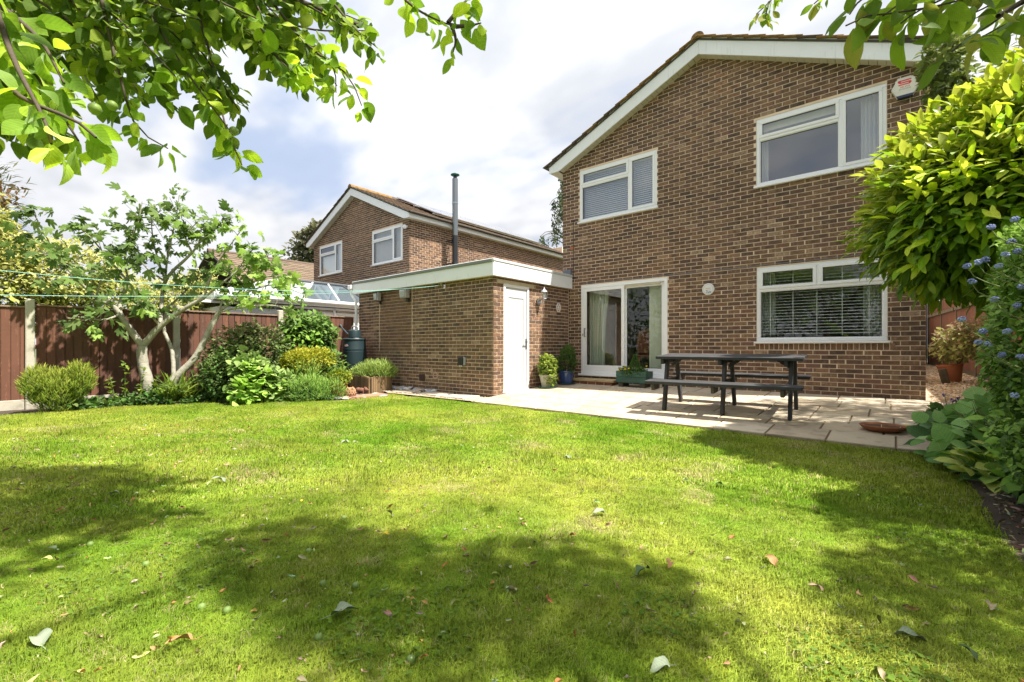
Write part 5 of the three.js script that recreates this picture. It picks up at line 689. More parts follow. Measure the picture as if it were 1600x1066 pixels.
crown('golden_hedge', 'loose yellow green shrub beyond the fence behind the fig', [-13.2, 0, 6.6], 2.2, [[0, 1.8, 0.4, 0.9, 0.95, 1.1, 4600], [-0.4, 2.0, -1.1, 1.0, 0.85, 1.0, 3600], [0, 1.6, -2.2, 0.9, 0.7, 1.0, 2600]], 0.095, gSmall, YEL, { seed: 102, rnd: 0.8 });
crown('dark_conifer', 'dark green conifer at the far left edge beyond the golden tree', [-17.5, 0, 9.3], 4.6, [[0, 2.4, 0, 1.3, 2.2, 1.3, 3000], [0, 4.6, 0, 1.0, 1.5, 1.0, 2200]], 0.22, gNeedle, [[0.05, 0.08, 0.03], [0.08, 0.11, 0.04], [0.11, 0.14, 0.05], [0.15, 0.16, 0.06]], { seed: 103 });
crown('distant_tree', 'distant olive green tree left of the neighbouring house', [-36, 0, -9], 10, [[0, 7.3, 0, 2.4, 3.0, 2.4, 2600], [1.2, 9.2, 0.4, 1.6, 1.6, 1.6, 1200], [-1.8, 6.6, 0, 1.8, 2.0, 1.8, 1200]], 0.42, gSmall, [[0.09, 0.11, 0.04], [0.13, 0.15, 0.06], [0.18, 0.19, 0.08], [0.2, 0.2, 0.11]], { seed: 104, rnd: 0.9 });
{ // weeping birch between the houses
  const B = [-14.4, 0, -12.6], t = thing('silver_birch', 'weeping birch showing between the two houses', 'tree', B), r = rngOf(105), list = []; mesh('trunk', limb([[0, 0, 0], [0.2, 5, 0], [0.5, 10.4, 0.1]], 0.2, 0.04, 10, 8), mat(0.5, 0.48, 0.44, 0.8, { map: T.bark }), t);
  for (let k = 0; k < 46; k++) { const y = 6.4 + 4.2 * r(), a = r() * 6.28, l = (1.1 + 1.1 * r()) * (1 - (y - 6.4) / 7.5), s = V(0.3, y, 0), m = V(0.3 + Math.cos(a) * l * 0.7, y + 0.5, Math.sin(a) * l * 0.7), e = V(0.3 + Math.cos(a) * l, y + 0.1, Math.sin(a) * l); mesh('branch', limb([s, m, e], 0.035, 0.01, 5, 5), M.barkDark, t); for (let q = 0; q < 4; q++) { const st = m.clone().lerp(e, r() * 1.1), len = 0.5 + 1.3 * r(); for (let i = 0; i < 26; i++) { const u = r(), p = V(B[0] + st.x + (r() - 0.5) * 0.16 + u * 0.12, st.y - u * len, B[2] + st.z + (r() - 0.5) * 0.16); list.push({ m: leafMatrix(p, rv(r).multiplyScalar(0.6).add(V(0, -0.8, 0)), rv(r), 0, 0.12 * (0.7 + 0.6 * r())), c: Math.floor(r() * 4), p }); } } }
  addLeaves(t, list, gSmall, null, [[0.06, 0.11, 0.035], [0.08, 0.14, 0.045], [0.12, 0.17, 0.06], [0.17, 0.17, 0.06]], 0, {}, 'leaf', 'crown');
}
crown('light_garden_tree', 'airy light green tree behind the laurel at the right', [2.2, 0, 0.6], 5.2, [[0, 4.2, 0, 1.15, 0.9, 1.2, 1500], [-0.75, 4.55, 0.2, 0.75, 0.6, 0.8, 700], [0.3, 5.2, 0.4, 0.9, 0.6, 0.9, 800], [-1.74, 4.5, 0.85, 0.22, 0.5, 0.45, 900], [0.5, 3.4, 0.8, 0.9, 0.7, 0.9, 700]], 0.1, gSmall, [[0.14, 0.19, 0.05], [0.20, 0.26, 0.06], [0.27, 0.34, 0.08], [0.33, 0.38, 0.12]], { seed: 106, rnd: 0.9, tr: 0.09, full: true });
crown('bright_hedge', 'bright yellow green hedge top behind the side fence', [2.2, 0, -8.5], 2.6, [[0, 2.3, 0, 1.1, 0.7, 2.0, 1500]], 0.16, gSmall, LIME, { seed: 107 });
{ // copper leaved twigs hanging in at the left edge
  const t = thing('copper_tree', 'copper leaved tree showing at the left edge below the apple leaves', 'tree', [-11.4, 0, 9.9]), r = rngOf(108), list = []; mesh('trunk', limb([[0, 0, 0], [0.1, 2, 0], [0, 3.6, -0.1]], 0.08, 0.03, 6, 7), M.barkDark, t); mesh('branch', limb([[0, 3.2, -0.1], [0.5, 3.55, -0.5], [1.0, 3.5, -0.8], [1.5, 3.3, -0.95]], 0.03, 0.006, 8, 6), M.barkDark, t);
  for (let i = 0; i < 260; i++) { const u = r(), p = V(-11.4 + 0.4 + u * 1.1, 3.52 - u * 0.22 + (r() - 0.6) * 0.34, 9.9 - 0.55 - u * 0.5 + (r() - 0.5) * 0.5); list.push({ m: leafMatrix(p, rv(r).add(V(0, -0.4, 0)), UP.clone().add(rv(r)), 0, 0.07 + 0.04 * r(), 0.8), c: Math.floor(r() * 3), p }); } addLeaves(t, list, gSmall, null, [[0.16, 0.09, 0.035], [0.22, 0.12, 0.04], [0.13, 0.10, 0.04]], 0);
}
// ------------------------------------------------------------------ right border
{
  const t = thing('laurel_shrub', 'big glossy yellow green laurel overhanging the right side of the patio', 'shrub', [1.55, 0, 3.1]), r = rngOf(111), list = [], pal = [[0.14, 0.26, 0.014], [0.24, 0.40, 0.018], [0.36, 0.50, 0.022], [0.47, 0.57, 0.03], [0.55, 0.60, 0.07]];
  const pick = (k, rr) => (k > 0.86 ? (rr() < 0.5 ? 4 : 3) : k > 0.62 ? (rr() < 0.5 ? 3 : 2) : k > 0.38 ? (rr() < 0.5 ? 2 : 1) : rr() < 0.6 ? 0 : 1), o = { out: 0.75, rnd: 0.5, lift: -0.05, pick, floor: 0.9 };  // upper leaves get yellower tones, sunlight put into their colour
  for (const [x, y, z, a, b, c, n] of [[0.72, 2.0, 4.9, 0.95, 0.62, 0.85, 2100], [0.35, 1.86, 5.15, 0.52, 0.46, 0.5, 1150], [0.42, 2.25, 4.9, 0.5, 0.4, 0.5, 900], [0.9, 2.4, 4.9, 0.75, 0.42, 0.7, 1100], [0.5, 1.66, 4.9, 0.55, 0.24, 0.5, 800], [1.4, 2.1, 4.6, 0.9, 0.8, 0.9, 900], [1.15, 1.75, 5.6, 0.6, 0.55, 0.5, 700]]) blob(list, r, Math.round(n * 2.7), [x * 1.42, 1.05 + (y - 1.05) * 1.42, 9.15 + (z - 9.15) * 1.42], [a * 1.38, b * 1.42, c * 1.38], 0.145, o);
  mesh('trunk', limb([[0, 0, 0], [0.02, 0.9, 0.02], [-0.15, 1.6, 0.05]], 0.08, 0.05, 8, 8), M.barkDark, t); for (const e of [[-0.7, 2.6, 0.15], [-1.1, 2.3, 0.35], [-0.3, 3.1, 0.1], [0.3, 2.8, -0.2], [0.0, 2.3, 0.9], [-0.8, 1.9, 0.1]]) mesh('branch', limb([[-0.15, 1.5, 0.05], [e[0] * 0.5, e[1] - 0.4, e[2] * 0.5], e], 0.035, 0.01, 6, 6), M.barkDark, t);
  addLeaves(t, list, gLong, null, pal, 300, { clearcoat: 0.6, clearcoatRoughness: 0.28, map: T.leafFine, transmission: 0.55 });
}
{ // ceanothus with blue flower heads
  const t = thing('ceanothus_shrub', 'blue flowered evergreen shrub at the right edge below the laurel', 'shrub', [0.95, 0, 5.55]), r = rngOf(112), list = [], B = [0.95, 0, 5.55];
  const pal = [[0.09, 0.19, 0.03], [0.14, 0.28, 0.04], [0.21, 0.38, 0.055], [0.32, 0.50, 0.09]];
  for (const [x, y, z, a, b, c, n] of [[0.60, 1.1, 5.2, 0.2, 0.5, 0.34, 3400], [0.68, 1.5, 5.2, 0.22, 0.32, 0.32, 2200], [0.66, 0.62, 5.2, 0.22, 0.42, 0.34, 2400], [0.95, 1.35, 5.5, 0.4, 0.75, 0.5, 2600], [1.0, 1.2, 6.3, 0.42, 0.9, 0.5, 2200], [0.9, 1.2, 4.6, 0.4, 0.8, 0.4, 2000]]) blob(list, r, n, [x, y, z], [a, b, c], 0.042, { rnd: 0.7, nc: 4 });
  stems(t, M.barkDark, [0, 0, 0], [[-0.3, 1.1, 0.1], [-0.2, 1.5, 0.1], [-0.3, 0.6, -0.1], [0, 1.3, 0.3], [0, 1, 0.7], [-0.5, 1.35, -0.3], [-0.55, 1.05, -0.4]], 0.02, 0.006, 113); addLeaves(t, list, gSmall, null, pal, 0, { clearcoat: 0.3 });
  const fm = [mat(0.26, 0.31, 0.57, 0.9), mat(0.33, 0.39, 0.64, 0.9), mat(0.20, 0.24, 0.49, 0.9)], fg = new THREE.IcosahedronGeometry(0.0045, 0), fl = [];
  for (const [px, py, s] of [[1548, 357, 2.5], [1570, 400, 2.4], [1512, 418, 2.6], [1518, 442, 2.6], [1528, 412, 2.6], [1540, 408, 2.5], [1587, 345, 2.3], [1503, 501, 2.7], [1537, 520, 2.6], [1530, 537, 2.6], [1543, 540, 2.55], [1567, 557, 2.5], [1598, 450, 2.3], [1562, 418, 2.4], [1580, 380, 2.4], [1595, 560, 2.3], [1575, 520, 2.4], [1590, 480, 2.35], [1555, 470, 2.5], [1585, 620, 2.3], [1590, 395, 2.3]]) fl.push(at(px, py, 2.48 - (px - 1550) * 0.0012));
  fl.forEach((p, i) => { const g = []; for (let k = 0; k < 46; k++) { const d = rv(r); g.push(fg.clone().translate(d.x * 0.016, d.y * 0.012 + 0.008, d.z * 0.016)); } const m = mesh('flower_head', g, fm[i % 3], t, [p.x - B[0], p.y, p.z - B[2]], [0, r() * 3, 0.4]); const q = V(p.x - B[0], p.y, p.z - B[2]); mesh('twig', limb([q, q.clone().add(V(0.03, -0.06, 0.01)), q.clone().add(V(0.12, -0.12, 0.03))], 0.002, 0.003, 3, 4), M.stem, t); });
}
shrub('potted_pale_shrub', 'pale yellow green shrub in the big leaning pot by the side path', 'plant', [0.86, 0.72, -2.7], [[0, 0.36, 0.1, 0.36, 0.42, 0.4, 800], [0.35, 0.5, 0.3, 0.36, 0.36, 0.36, 550]], 0.09, gSmall, [[0.22, 0.24, 0.08], [0.30, 0.33, 0.09], [0.36, 0.38, 0.12], [0.28, 0.22, 0.12]], 0, { seed: 114, rnd: 0.9, floor: 0.8, full: true });
function border(name, label, base, blobs, size, geos, pal, nOwn, o) { return shrub(name, label, 'plant', base, blobs, size, geos, pal, nOwn, { stem: 0.006, stemMat: M.stem, ...o }); }
border('broad_leaf_plant', 'broad blue green leaved clump spilling over the patio corner', [0.62, 0.02, 3.55], [[-0.1, 0.2, 0, 0.36, 0.24, 0.42, 170], [0.12, 0.34, 0.2, 0.36, 0.28, 0.4, 150], [-0.05, 0.18, 0.5, 0.32, 0.2, 0.3, 110]], 0.135, gRound, [[0.09, 0.19, 0.07], [0.13, 0.26, 0.09], [0.18, 0.33, 0.13], [0.26, 0.42, 0.20]], 240, { seed: 115, lift: 0.3, rnd: 0.5 });
border('violet_geranium', 'low leafy clump with violet blue flowers at the patio edge', [0.5, 0.1, 2.55], [[0, 0.14, 0, 0.32, 0.16, 0.4, 520], [0.25, 0.22, 0.1, 0.3, 0.2, 0.35, 420]], 0.075, gRound, GREEN, 0, { seed: 116 });
{ const t = thing('violet_flowers', 'violet blue flower heads standing above the low leafy clump', 'flowers', [0.5, 0.3, 2.55]), m = mat(0.06, 0.035, 0.38, 0.9), r = rngOf(117); for (const [px, py] of [[1476, 618], [1488, 627], [1494, 625], [1490, 637], [1497, 622]]) { const p = at(px, py, 4.85).sub(V(0.5, 0.3, 2.55)), g = []; for (let k = 0; k < 14; k++) { const d = rv(r); g.push(put(leafGeo(0.8, { n: 2 }).scale(0.024, 0.024, 0.024), d.x * 0.014, d.y * 0.012, d.z * 0.014, d.x * 2, d.y * 3, d.z * 2)); } mesh('flower', g, m, t, p.toArray()); mesh('stalk', limb([p, p.clone().add(V(0.02, -0.12, 0)), p.clone().add(V(0.03, -0.25, 0))], 0.003, 0.003, 3, 4), M.stem, t); } }
border('hosta_plant', 'pale yellow green broad leaved plant at the bed corner by the lawn', [0.6, 0.02, 4.25], [[-0.05, 0.1, 0, 0.2, 0.12, 0.22, 46], [0.08, 0.16, 0.12, 0.2, 0.14, 0.2, 40]], 0.14, gOval, [[0.14, 0.24, 0.06], [0.22, 0.33, 0.08], [0.34, 0.42, 0.08], [0.38, 0.42, 0.14]], 80, { seed: 118, lift: 0.35, rnd: 0.45 });
border('dark_leaf_plant', 'deep green large leaved plants along the right edge of the bed', [0.78, 0.02, 4.6], [[0, 0.24, 0.1, 0.3, 0.26, 0.4, 170], [0.15, 0.4, -0.3, 0.4, 0.32, 0.5, 220], [0.1, 0.2, 0.55, 0.24, 0.2, 0.3, 90], [0.2, 0.55, 0.2, 0.3, 0.25, 0.5, 160]], 0.12, gOval, [[0.07, 0.16, 0.03], [0.11, 0.23, 0.04], [0.16, 0.30, 0.06], [0.24, 0.40, 0.09]], 200, { seed: 119, lift: 0.2, rnd: 0.6 });
border('low_bed_plant', 'small leafy seedling plants on the bare soil at the right edge', [0.72, 0.02, 5.6], [[0.02, 0.1, 0, 0.14, 0.1, 0.3, 60], [0.1, 0.2, 0.35, 0.16, 0.16, 0.3, 70]], 0.08, gOval, LIME.slice(0, 2).concat(GREEN.slice(1, 3)), 100, { seed: 120, lift: 0.3 });
{ const t = thing('grassy_tuft', 'tuft of thin tan grass leaning among the right border leaves', 'grass tuft', [0.7, 0.25, 3.95]), r = rngOf(121), list = []; for (let i = 0; i < 150; i++) { const p = V(0.72 + (r() - 0.5) * 0.1, 0.28, 3.95 + (r() - 0.5) * 0.15); list.push({ m: leafMatrix(p, rv(r).multiplyScalar(0.7).add(V(-0.3, 0.55, 0)), rv(r), 0, 0.3 + 0.2 * r(), 0.5), c: Math.floor(r() * 3), p }); } addLeaves(t, list, gBlade, null, [[0.2, 0.2, 0.09], [0.28, 0.26, 0.12], [0.15, 0.2, 0.07]], 0); }
border('green_border_shrub', 'leafy green shrub filling the border behind the broad leaves', [1.05, 0.02, 3.2], [[0, 0.5, 0, 0.45, 0.5, 0.6, 900], [0.0, 0.75, 0.6, 0.4, 0.45, 0.5, 700], [0, 0.5, 1.3, 0.4, 0.5, 0.5, 700]], 0.085, gOval, [[0.05, 0.11, 0.02], [0.08, 0.17, 0.03], [0.12, 0.23, 0.04], [0.19, 0.31, 0.06]], 0, { seed: 122 });
{ const r = rngOf(123), ms = [], cs = [], c3 = [[0.16, 0.10, 0.06], [0.3, 0.24, 0.16], [0.09, 0.06, 0.04], [0.4, 0.34, 0.22]]; for (let i = 0; i < 2600; i++) { const z = 4.0 + r() * 4.5, x = 0.47 + r() * 0.5; ms.push(leafMatrix(V(x, 0.03 + r() * 0.02, z), rv(r).multiply(V(1, 0.25, 1)), UP, r() * 6, 0.02 + 0.05 * r() * r(), 0.8)); cs.push(c3[Math.floor(r() * 4)].map((q) => q * (0.6 + 0.6 * r()))); } tag(instanced('bark_litter', gLong[0], mat(1, 1, 1, 0.95, { side: THREE.DoubleSide }), ms, cs), 'brown leaf and bark litter on the right bed soil', 'leaf litter'); }
// ------------------------------------------------------------------ overhead trees
const APPLE = [[0.12, 0.22, 0.02], [0.18, 0.31, 0.025], [0.25, 0.40, 0.03], [0.34, 0.49, 0.035], [0.43, 0.57, 0.04]];
function sprays(t, r, list, twigs, size, o = {}) { // twigs: arrays of points; each carries leaf clusters
  for (const s of twigs) {
    mesh('twig', limb(s, o.r0 || 0.009, 0.0025, 10, 5), M.barkDark, t); const cv = new THREE.CatmullRomCurve3(s), L = cv.getLength(), n = Math.ceil(L / (o.step || 0.055));
    for (let k = 0; k <= n; k++) { const u = Math.min(1, (o.from ?? 0.12) + (1 - (o.from ?? 0.12)) * k / n), p = cv.getPointAt(u), tan = cv.getTangentAt(u), m = o.m ? o.m(u) : 2 + Math.floor(r() * 2.2);
      for (let j = 0; j < m; j++) { const side = rv(r).addScaledVector(tan, 0.45).add(V(0, -(o.droop ?? 0.55), 0)).normalize(), q = p.clone().addScaledVector(side, 0.012 + 0.025 * r()); list.push({ m: leafMatrix(q, side, UP.clone().add(rv(r).multiplyScalar(0.75)), (r() - 0.5) * 1.0, size * (0.62 + 0.65 * r()), 0.9 + 0.2 * r()), c: Math.floor(Math.pow(r(), 1.1) * 5), p: q }); } }
  }
}
{
  const t = thing('apple_tree', 'apple tree whose leafy branches hang into the top left', 'tree', [-1.9, 0, 10.1]), r = rngOf(131), list = [], B = V(-1.9, 0, 10.1), rel = (a) => a.map((q) => (q.isVector3 ? q : V(...q)).clone().sub(B)), W_ = (tw) => tw.map(rel);
  mesh('trunk', limb([[0, 0, 0], [0.05, 0.9, 0.05], [0.0, 1.7, 0]], 0.13, 0.1, 8, 10, 0.2), M.barkDark, t);
  const limbs = [[[-1.9, 1.7, 10.1], [-1.9, 2.5, 9.5], at(120, -110, 2.3), at(100, 30, 2.3), at(260, 60, 2.5)], [[-1.9, 1.7, 10.1], [-1.7, 2.9, 9.2], at(250, -120, 2.7), at(420, -20, 2.6), at(560, 40, 2.5)], [[-1.9, 1.6, 10.1], [-1.2, 2.6, 9.5], [-0.6, 3.2, 8.6], [-0.4, 3.5, 7.9]], [[-1.9, 1.7, 10.1], [-2.6, 2.6, 9.6], [-3.6, 3.0, 8.9], [-4.3, 3.1, 8.5]], [[-1.9, 1.7, 10.1], [-2.0, 2.9, 9.9], [-2.6, 3.6, 9.4], [-2.9, 3.9, 8.8]]];
  limbs.forEach((l) => mesh('branch', limb(rel(l), 0.05, 0.014, 14, 8, 0.15), M.barkDark, t));
  const low = (x) => [[-40, 250], [0, 235], [60, 250], [100, 255], [135, 235], [170, 180], [215, 165], [235, 235], [270, 230], [290, 140], [330, 140], [350, 240], [385, 262], [400, 150], [430, 120], [470, 140], [520, 150], [560, 175], [595, 130], [620, 60]].reduce((p, q, i, a) => (i && x >= a[i - 1][0] && x <= q[0] ? lerp(a[i - 1][1], q[1], (x - a[i - 1][0]) / (q[0] - a[i - 1][0])) : p), 60);
  const tw = [];
  tw.push([at(-30, -60, 1.05), at(20, 90, 0.98), at(70, 190, 0.92), at(80, 225, 0.9)], [at(-60, 40, 1.0), at(30, 150, 0.95), at(120, 190, 0.95), at(150, 215, 0.95)], [at(-40, -20, 1.2), at(60, 60, 1.15), at(100, 130, 1.1)]);
  tw.push([at(150, -40, 2.0), at(185, 110, 1.9), at(215, 200, 1.9), at(262, 232, 1.9)], [at(290, -40, 2.2), at(335, 110, 2.1), at(350, 190, 2.05), at(378, 258, 2.0)], [at(400, -30, 2.2), at(480, 70, 2.15), at(545, 120, 2.1), at(565, 165, 2.1)], [at(430, -40, 2.3), at(470, 60, 2.2), at(520, 100, 2.2), at(525, 145, 2.2)], [at(500, -20, 2.3), at(560, 50, 2.2), at(590, 75, 2.2)], [at(330, -30, 2.5), at(400, 90, 2.4), at(425, 115, 2.4)], [at(380, -40, 2.4), at(440, 90, 2.3), at(470, 130, 2.3)]);
  for (let k = 0; k < 50; k++) { const x = -30 + r() * 600, s = x < 130 ? 1.1 + r() * 1.3 : 1.9 + r() * 1.1, yb = low(x) - 18 - r() * r() * 150, x0 = x - 40 - r() * 60; if (yb < 8) continue; tw.push([at(x0 - 90 - 90 * r(), -60, s + 0.15), at(x - 60 - 30 * r(), yb * 0.45 - 10, s + 0.05), at(x, yb, s)]); }
  for (let k = 0; k < 16; k++) { const x = -20 + r() * 560, y = 5 + r() * 70, s = 2.2 + r() * 0.9; tw.push([at(x - 110, y - 25, s), at(x - 40, y, s), at(x + 50, y + 20 * (r() - 0.3), s)]); }
  const hang = [[at(590, -50, 1.95), at(640, 6, 1.85), at(680, 30, 1.8), at(712, 42, 1.8)], [at(712, 42, 1.8), at(735, 40, 1.8), at(752, 36, 1.8)], [at(705, 38, 1.8), at(712, 62, 1.8), at(708, 82, 1.8)], [at(700, 36, 1.8), at(722, 8, 1.85), at(740, -10, 1.9)]];
  sprays(t, r, list, W_(tw.slice(0, 3)), 0.07, { step: 0.055 }); sprays(t, r, list, W_(tw.slice(3)), 0.078, { step: 0.058 }); sprays(t, r, list, W_(hang), 0.075, { step: 0.06, from: 0.3, m: () => 2 }); list.forEach((l) => { l.m.premultiply(new THREE.Matrix4().makeTranslation(B.x, B.y, B.z)); l.p.add(B); });
  // the rest of the crown, above the picture, which shades the lawn
  for (const [x, y, z, a, b, c, n] of [[-2.9, 3.15, 8.2, 1.1, 0.4, 0.5, 1050], [-1.7, 3.35, 8.6, 0.7, 0.45, 0.6, 380], [-3.9, 3.1, 8.7, 0.8, 0.4, 0.45, 700], [-0.3, 3.55, 7.6, 0.52, 0.35, 0.42, 800], [0.35, 3.65, 7.45, 0.65, 0.35, 0.5, 1100], [-2.2, 3.4, 9.9, 1.4, 0.6, 0.9, 1500]]) blob(list, r, n, [x, y, z], [a, b, c], 0.085, { full: true, rnd: 0.9, nc: 4, test: (p) => !seen(p, 25) });
  const ag = new THREE.SphereGeometry(0.02, 12, 10), am = phys(0.24, 0.36, 0.06, 0.5, { clearcoat: 0.3 }); for (const [x, y, s] of [[292, 68, 2.0], [175, 165, 1.85], [338, 92, 2.0], [260, 120, 2.0], [365, 205, 2.05], [500, 95, 2.15], [148, 170, 1.6]]) { const p = at(x, y, s).sub(B); mesh('apple', ag, am, t, p.toArray()); }
  addLeaves(t, list, [leafGeo(0.62, { curl: 0.35, fold: 0.14, wave: 0.022, n: 7, tip: 1.2 }), leafGeo(0.7, { curl: 0.7, fold: 0.22, wave: 0.035, n: 7, tip: 0.8, twist: 0.4 }), leafGeo(0.54, { curl: 0.15, fold: 0.08, wave: 0.04, n: 7, tip: 1.4, twist: -0.5 })], null, APPLE, 300, { transmission: 0.65 });
}
{
  const t = thing('hornbeam_tree', 'pleated leaf tree branch hanging in at the top right', 'tree', [2.3, 0, 8.6]), r = rngOf(132), list = [], B = V(2.3, 0, 8.6), rel = (a) => a.map((q) => (q.isVector3 ? q : V(...q)).clone().sub(B));
  mesh('trunk', limb([[0, 0, 0], [-0.05, 1.4, -0.05], [-0.1, 2.8, -0.2]], 0.13, 0.08, 8, 10), M.barkDark, t); mesh('branch', limb(rel([[2.2, 2.6, 8.4], [1.6, 2.7, 7.6], at(1640, -20, 1.5), at(1560, 25, 1.5)]), 0.04, 0.008, 12, 7), M.barkDark, t); mesh('branch', limb(rel([[2.2, 2.7, 8.4], [1.3, 3.3, 7.6], [0.5, 3.6, 7.0]]), 0.045, 0.015, 10, 7), M.barkDark, t);
  const tw = [[at(1640, -30, 1.5), at(1560, 30, 1.45), at(1510, 62, 1.42), at(1488, 80, 1.4)], [at(1620, -60, 1.5), at(1500, 0, 1.42), at(1400, 20, 1.38), at(1350, 26, 1.36), at(1322, 40, 1.35)], [at(1560, -40, 1.45), at(1470, 0, 1.4), at(1430, 20, 1.38), at(1408, 36, 1.37)], [at(1640, 20, 1.5), at(1580, 35, 1.5), at(1530, 60, 1.48)], [at(1480, -50, 1.45), at(1420, -5, 1.4), at(1380, 25, 1.4)], [at(1600, -40, 1.6), at(1560, 0, 1.6), at(1500, 30, 1.6), at(1470, 42, 1.58)], [at(1420, -30, 1.4), at(1345, 0, 1.37), at(1328, 22, 1.36)]];
  sprays(t, r, list, tw.map(rel), 0.1, { step: 0.032, m: () => 1, droop: 0.6, r0: 0.0035, from: 0.08 });
  sprays(t, r, list, [rel([at(1235, -40, 2.2), at(1205, 0, 2.2), at(1182, 22, 2.2)]), rel([at(1225, -30, 2.2), at(1200, 10, 2.2), at(1196, 32, 2.2)]), rel([at(1320, -40, 2.0), at(1290, -10, 2.0), at(1272, 6, 2.0)])], 0.05, { step: 0.04, m: () => 2, droop: 0.7, r0: 0.004, from: 0.3 });
  list.forEach((l) => { l.m.premultiply(new THREE.Matrix4().makeTranslation(B.x, B.y, B.z)); l.p.add(B); });
  for (const [x, y, z, a, b, c, n] of [[0.95, 3.6, 7.0, 0.55, 0.4, 0.5, 1100], [1.75, 2.7, 6.3, 0.45, 0.5, 0.6, 700], [2.2, 3.6, 8.2, 0.9, 0.7, 0.9, 1300]]) blob(list, r, n, [x, y, z], [a, b, c], 0.09, { full: true, rnd: 0.9, nc: 4, test: (p) => !seen(p, 30) });
  addLeaves(t, list, [leafGeo(0.52, { curl: 0.3, fold: 0.12, wave: 0.012, n: 8, tip: 1.3 }), leafGeo(0.46, { curl: 0.55, fold: 0.2, wave: 0.025, n: 8, tip: 1.3, twist: 0.4 }), leafGeo(0.58, { curl: 0.1, fold: 0.07, wave: 0.02, n: 8, twist: -0.3 })], null, [[0.11, 0.19, 0.02], [0.16, 0.26, 0.025], [0.22, 0.34, 0.03], [0.30, 0.44, 0.04], [0.24, 0.26, 0.05]], 260, { map: T.leafFine, transmission: 0.6 });
}
// shrubs behind the viewer, seen only in the glass
crown('back_hedge', 'tall green hedge at the far end of the garden behind the lawn', [-6, 0, 17], 4, [[-10, 2.6, 0, 3, 3.0, 1.2, 2600], [-6, 3, 0, 3, 3.4, 1.3, 2800], [-2, 2.7, 0, 2.8, 3, 1.2, 2600], [2, 2.4, 0, 2.8, 2.7, 1.1, 2600], [6, 2.2, 0, 2.8, 2.4, 1.1, 2400]], 0.26, gSmall, GREEN, { seed: 133, cat: 'hedge' });
// ------------------------------------------------------------------ grass
{
  const r = rngOf(141), bl = (n, h, w, sp, seed) => { const q = rngOf(seed), g = []; for (let i = 0; i < n; i++) { const a = q() * 6.28, lean = 0.2 + 0.75 * q(), hh = h * (0.55 + 0.7 * q()), x = (q() - 0.5) * sp, z = (q() - 0.5) * sp, dx = Math.cos(a), dz = Math.sin(a), px = -dz * w / 2, pz = dx * w / 2, m = [x + dx * lean * hh * 0.3, hh * 0.6, z + dz * lean * hh * 0.3], e = [x + dx * lean * hh * 0.9, hh * (1 - lean * 0.28), z + dz * lean * hh * 0.9], p = [x - px, 0, z - pz, x + px, 0, z + pz, m[0] + px * 0.8, m[1], m[2] + pz * 0.8, x - px, 0, z - pz, m[0] + px * 0.8, m[1], m[2] + pz * 0.8, m[0] - px * 0.8, m[1], m[2] - pz * 0.8, m[0] - px * 0.8, m[1], m[2] - pz * 0.8, m[0] + px * 0.8, m[1], m[2] + pz * 0.8, ...e], b = new THREE.BufferGeometry(), nn = V(dx * 0.5, 0.9, dz * 0.5).normalize(); b.setAttribute('position', new THREE.Float32BufferAttribute(p, 3)); b.setAttribute('normal', new THREE.Float32BufferAttribute(Array(9).fill(0).flatMap(() => [nn.x, nn.y, nn.z]), 3)); g.push(b); } return merge(g); };
  const inside = (x, z) => { let c = false; for (let i = 0, j = LAWN.length - 1; i < LAWN.length; j = i++) { const [xi, zi] = LAWN[i], [xj, zj] = LAWN[j]; if ((zi > z) !== (zj > z) && x < (xj - xi) * (z - zi) / (zj - zi) + xi) c = !c; } return c; };
  const near = bl(18, 0.034, 0.0024, 0.05, 3), far = bl(14, 0.042, 0.0055, 0.085, 5), gm = phys(1, 1, 1, 0.95, { transmission: 0.35, thickness: 0, specularIntensity: 0.05, side: THREE.DoubleSide });
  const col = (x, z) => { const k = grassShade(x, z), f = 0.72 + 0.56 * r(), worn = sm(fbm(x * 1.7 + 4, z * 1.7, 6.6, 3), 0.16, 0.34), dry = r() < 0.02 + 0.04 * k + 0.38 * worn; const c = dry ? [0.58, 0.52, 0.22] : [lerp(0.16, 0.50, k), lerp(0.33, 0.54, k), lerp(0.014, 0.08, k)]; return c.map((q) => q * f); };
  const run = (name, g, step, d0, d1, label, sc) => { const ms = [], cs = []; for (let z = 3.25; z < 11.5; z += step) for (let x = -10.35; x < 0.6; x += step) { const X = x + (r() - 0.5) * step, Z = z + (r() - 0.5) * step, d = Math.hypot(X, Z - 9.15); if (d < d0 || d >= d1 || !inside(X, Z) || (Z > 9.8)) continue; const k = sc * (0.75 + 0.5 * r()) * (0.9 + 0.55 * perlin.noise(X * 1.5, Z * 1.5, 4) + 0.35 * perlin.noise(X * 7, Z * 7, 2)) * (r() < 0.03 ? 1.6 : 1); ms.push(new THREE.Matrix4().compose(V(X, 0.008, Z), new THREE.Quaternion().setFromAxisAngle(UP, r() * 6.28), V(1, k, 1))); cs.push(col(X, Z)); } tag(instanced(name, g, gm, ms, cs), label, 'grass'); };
  run('near_grass', near, 0.0175, 0, 3.6, 'short mown lawn grass in the foreground', 1); run('far_grass', far, 0.028, 3.6, 14, 'short mown lawn grass towards the house', 1);
}
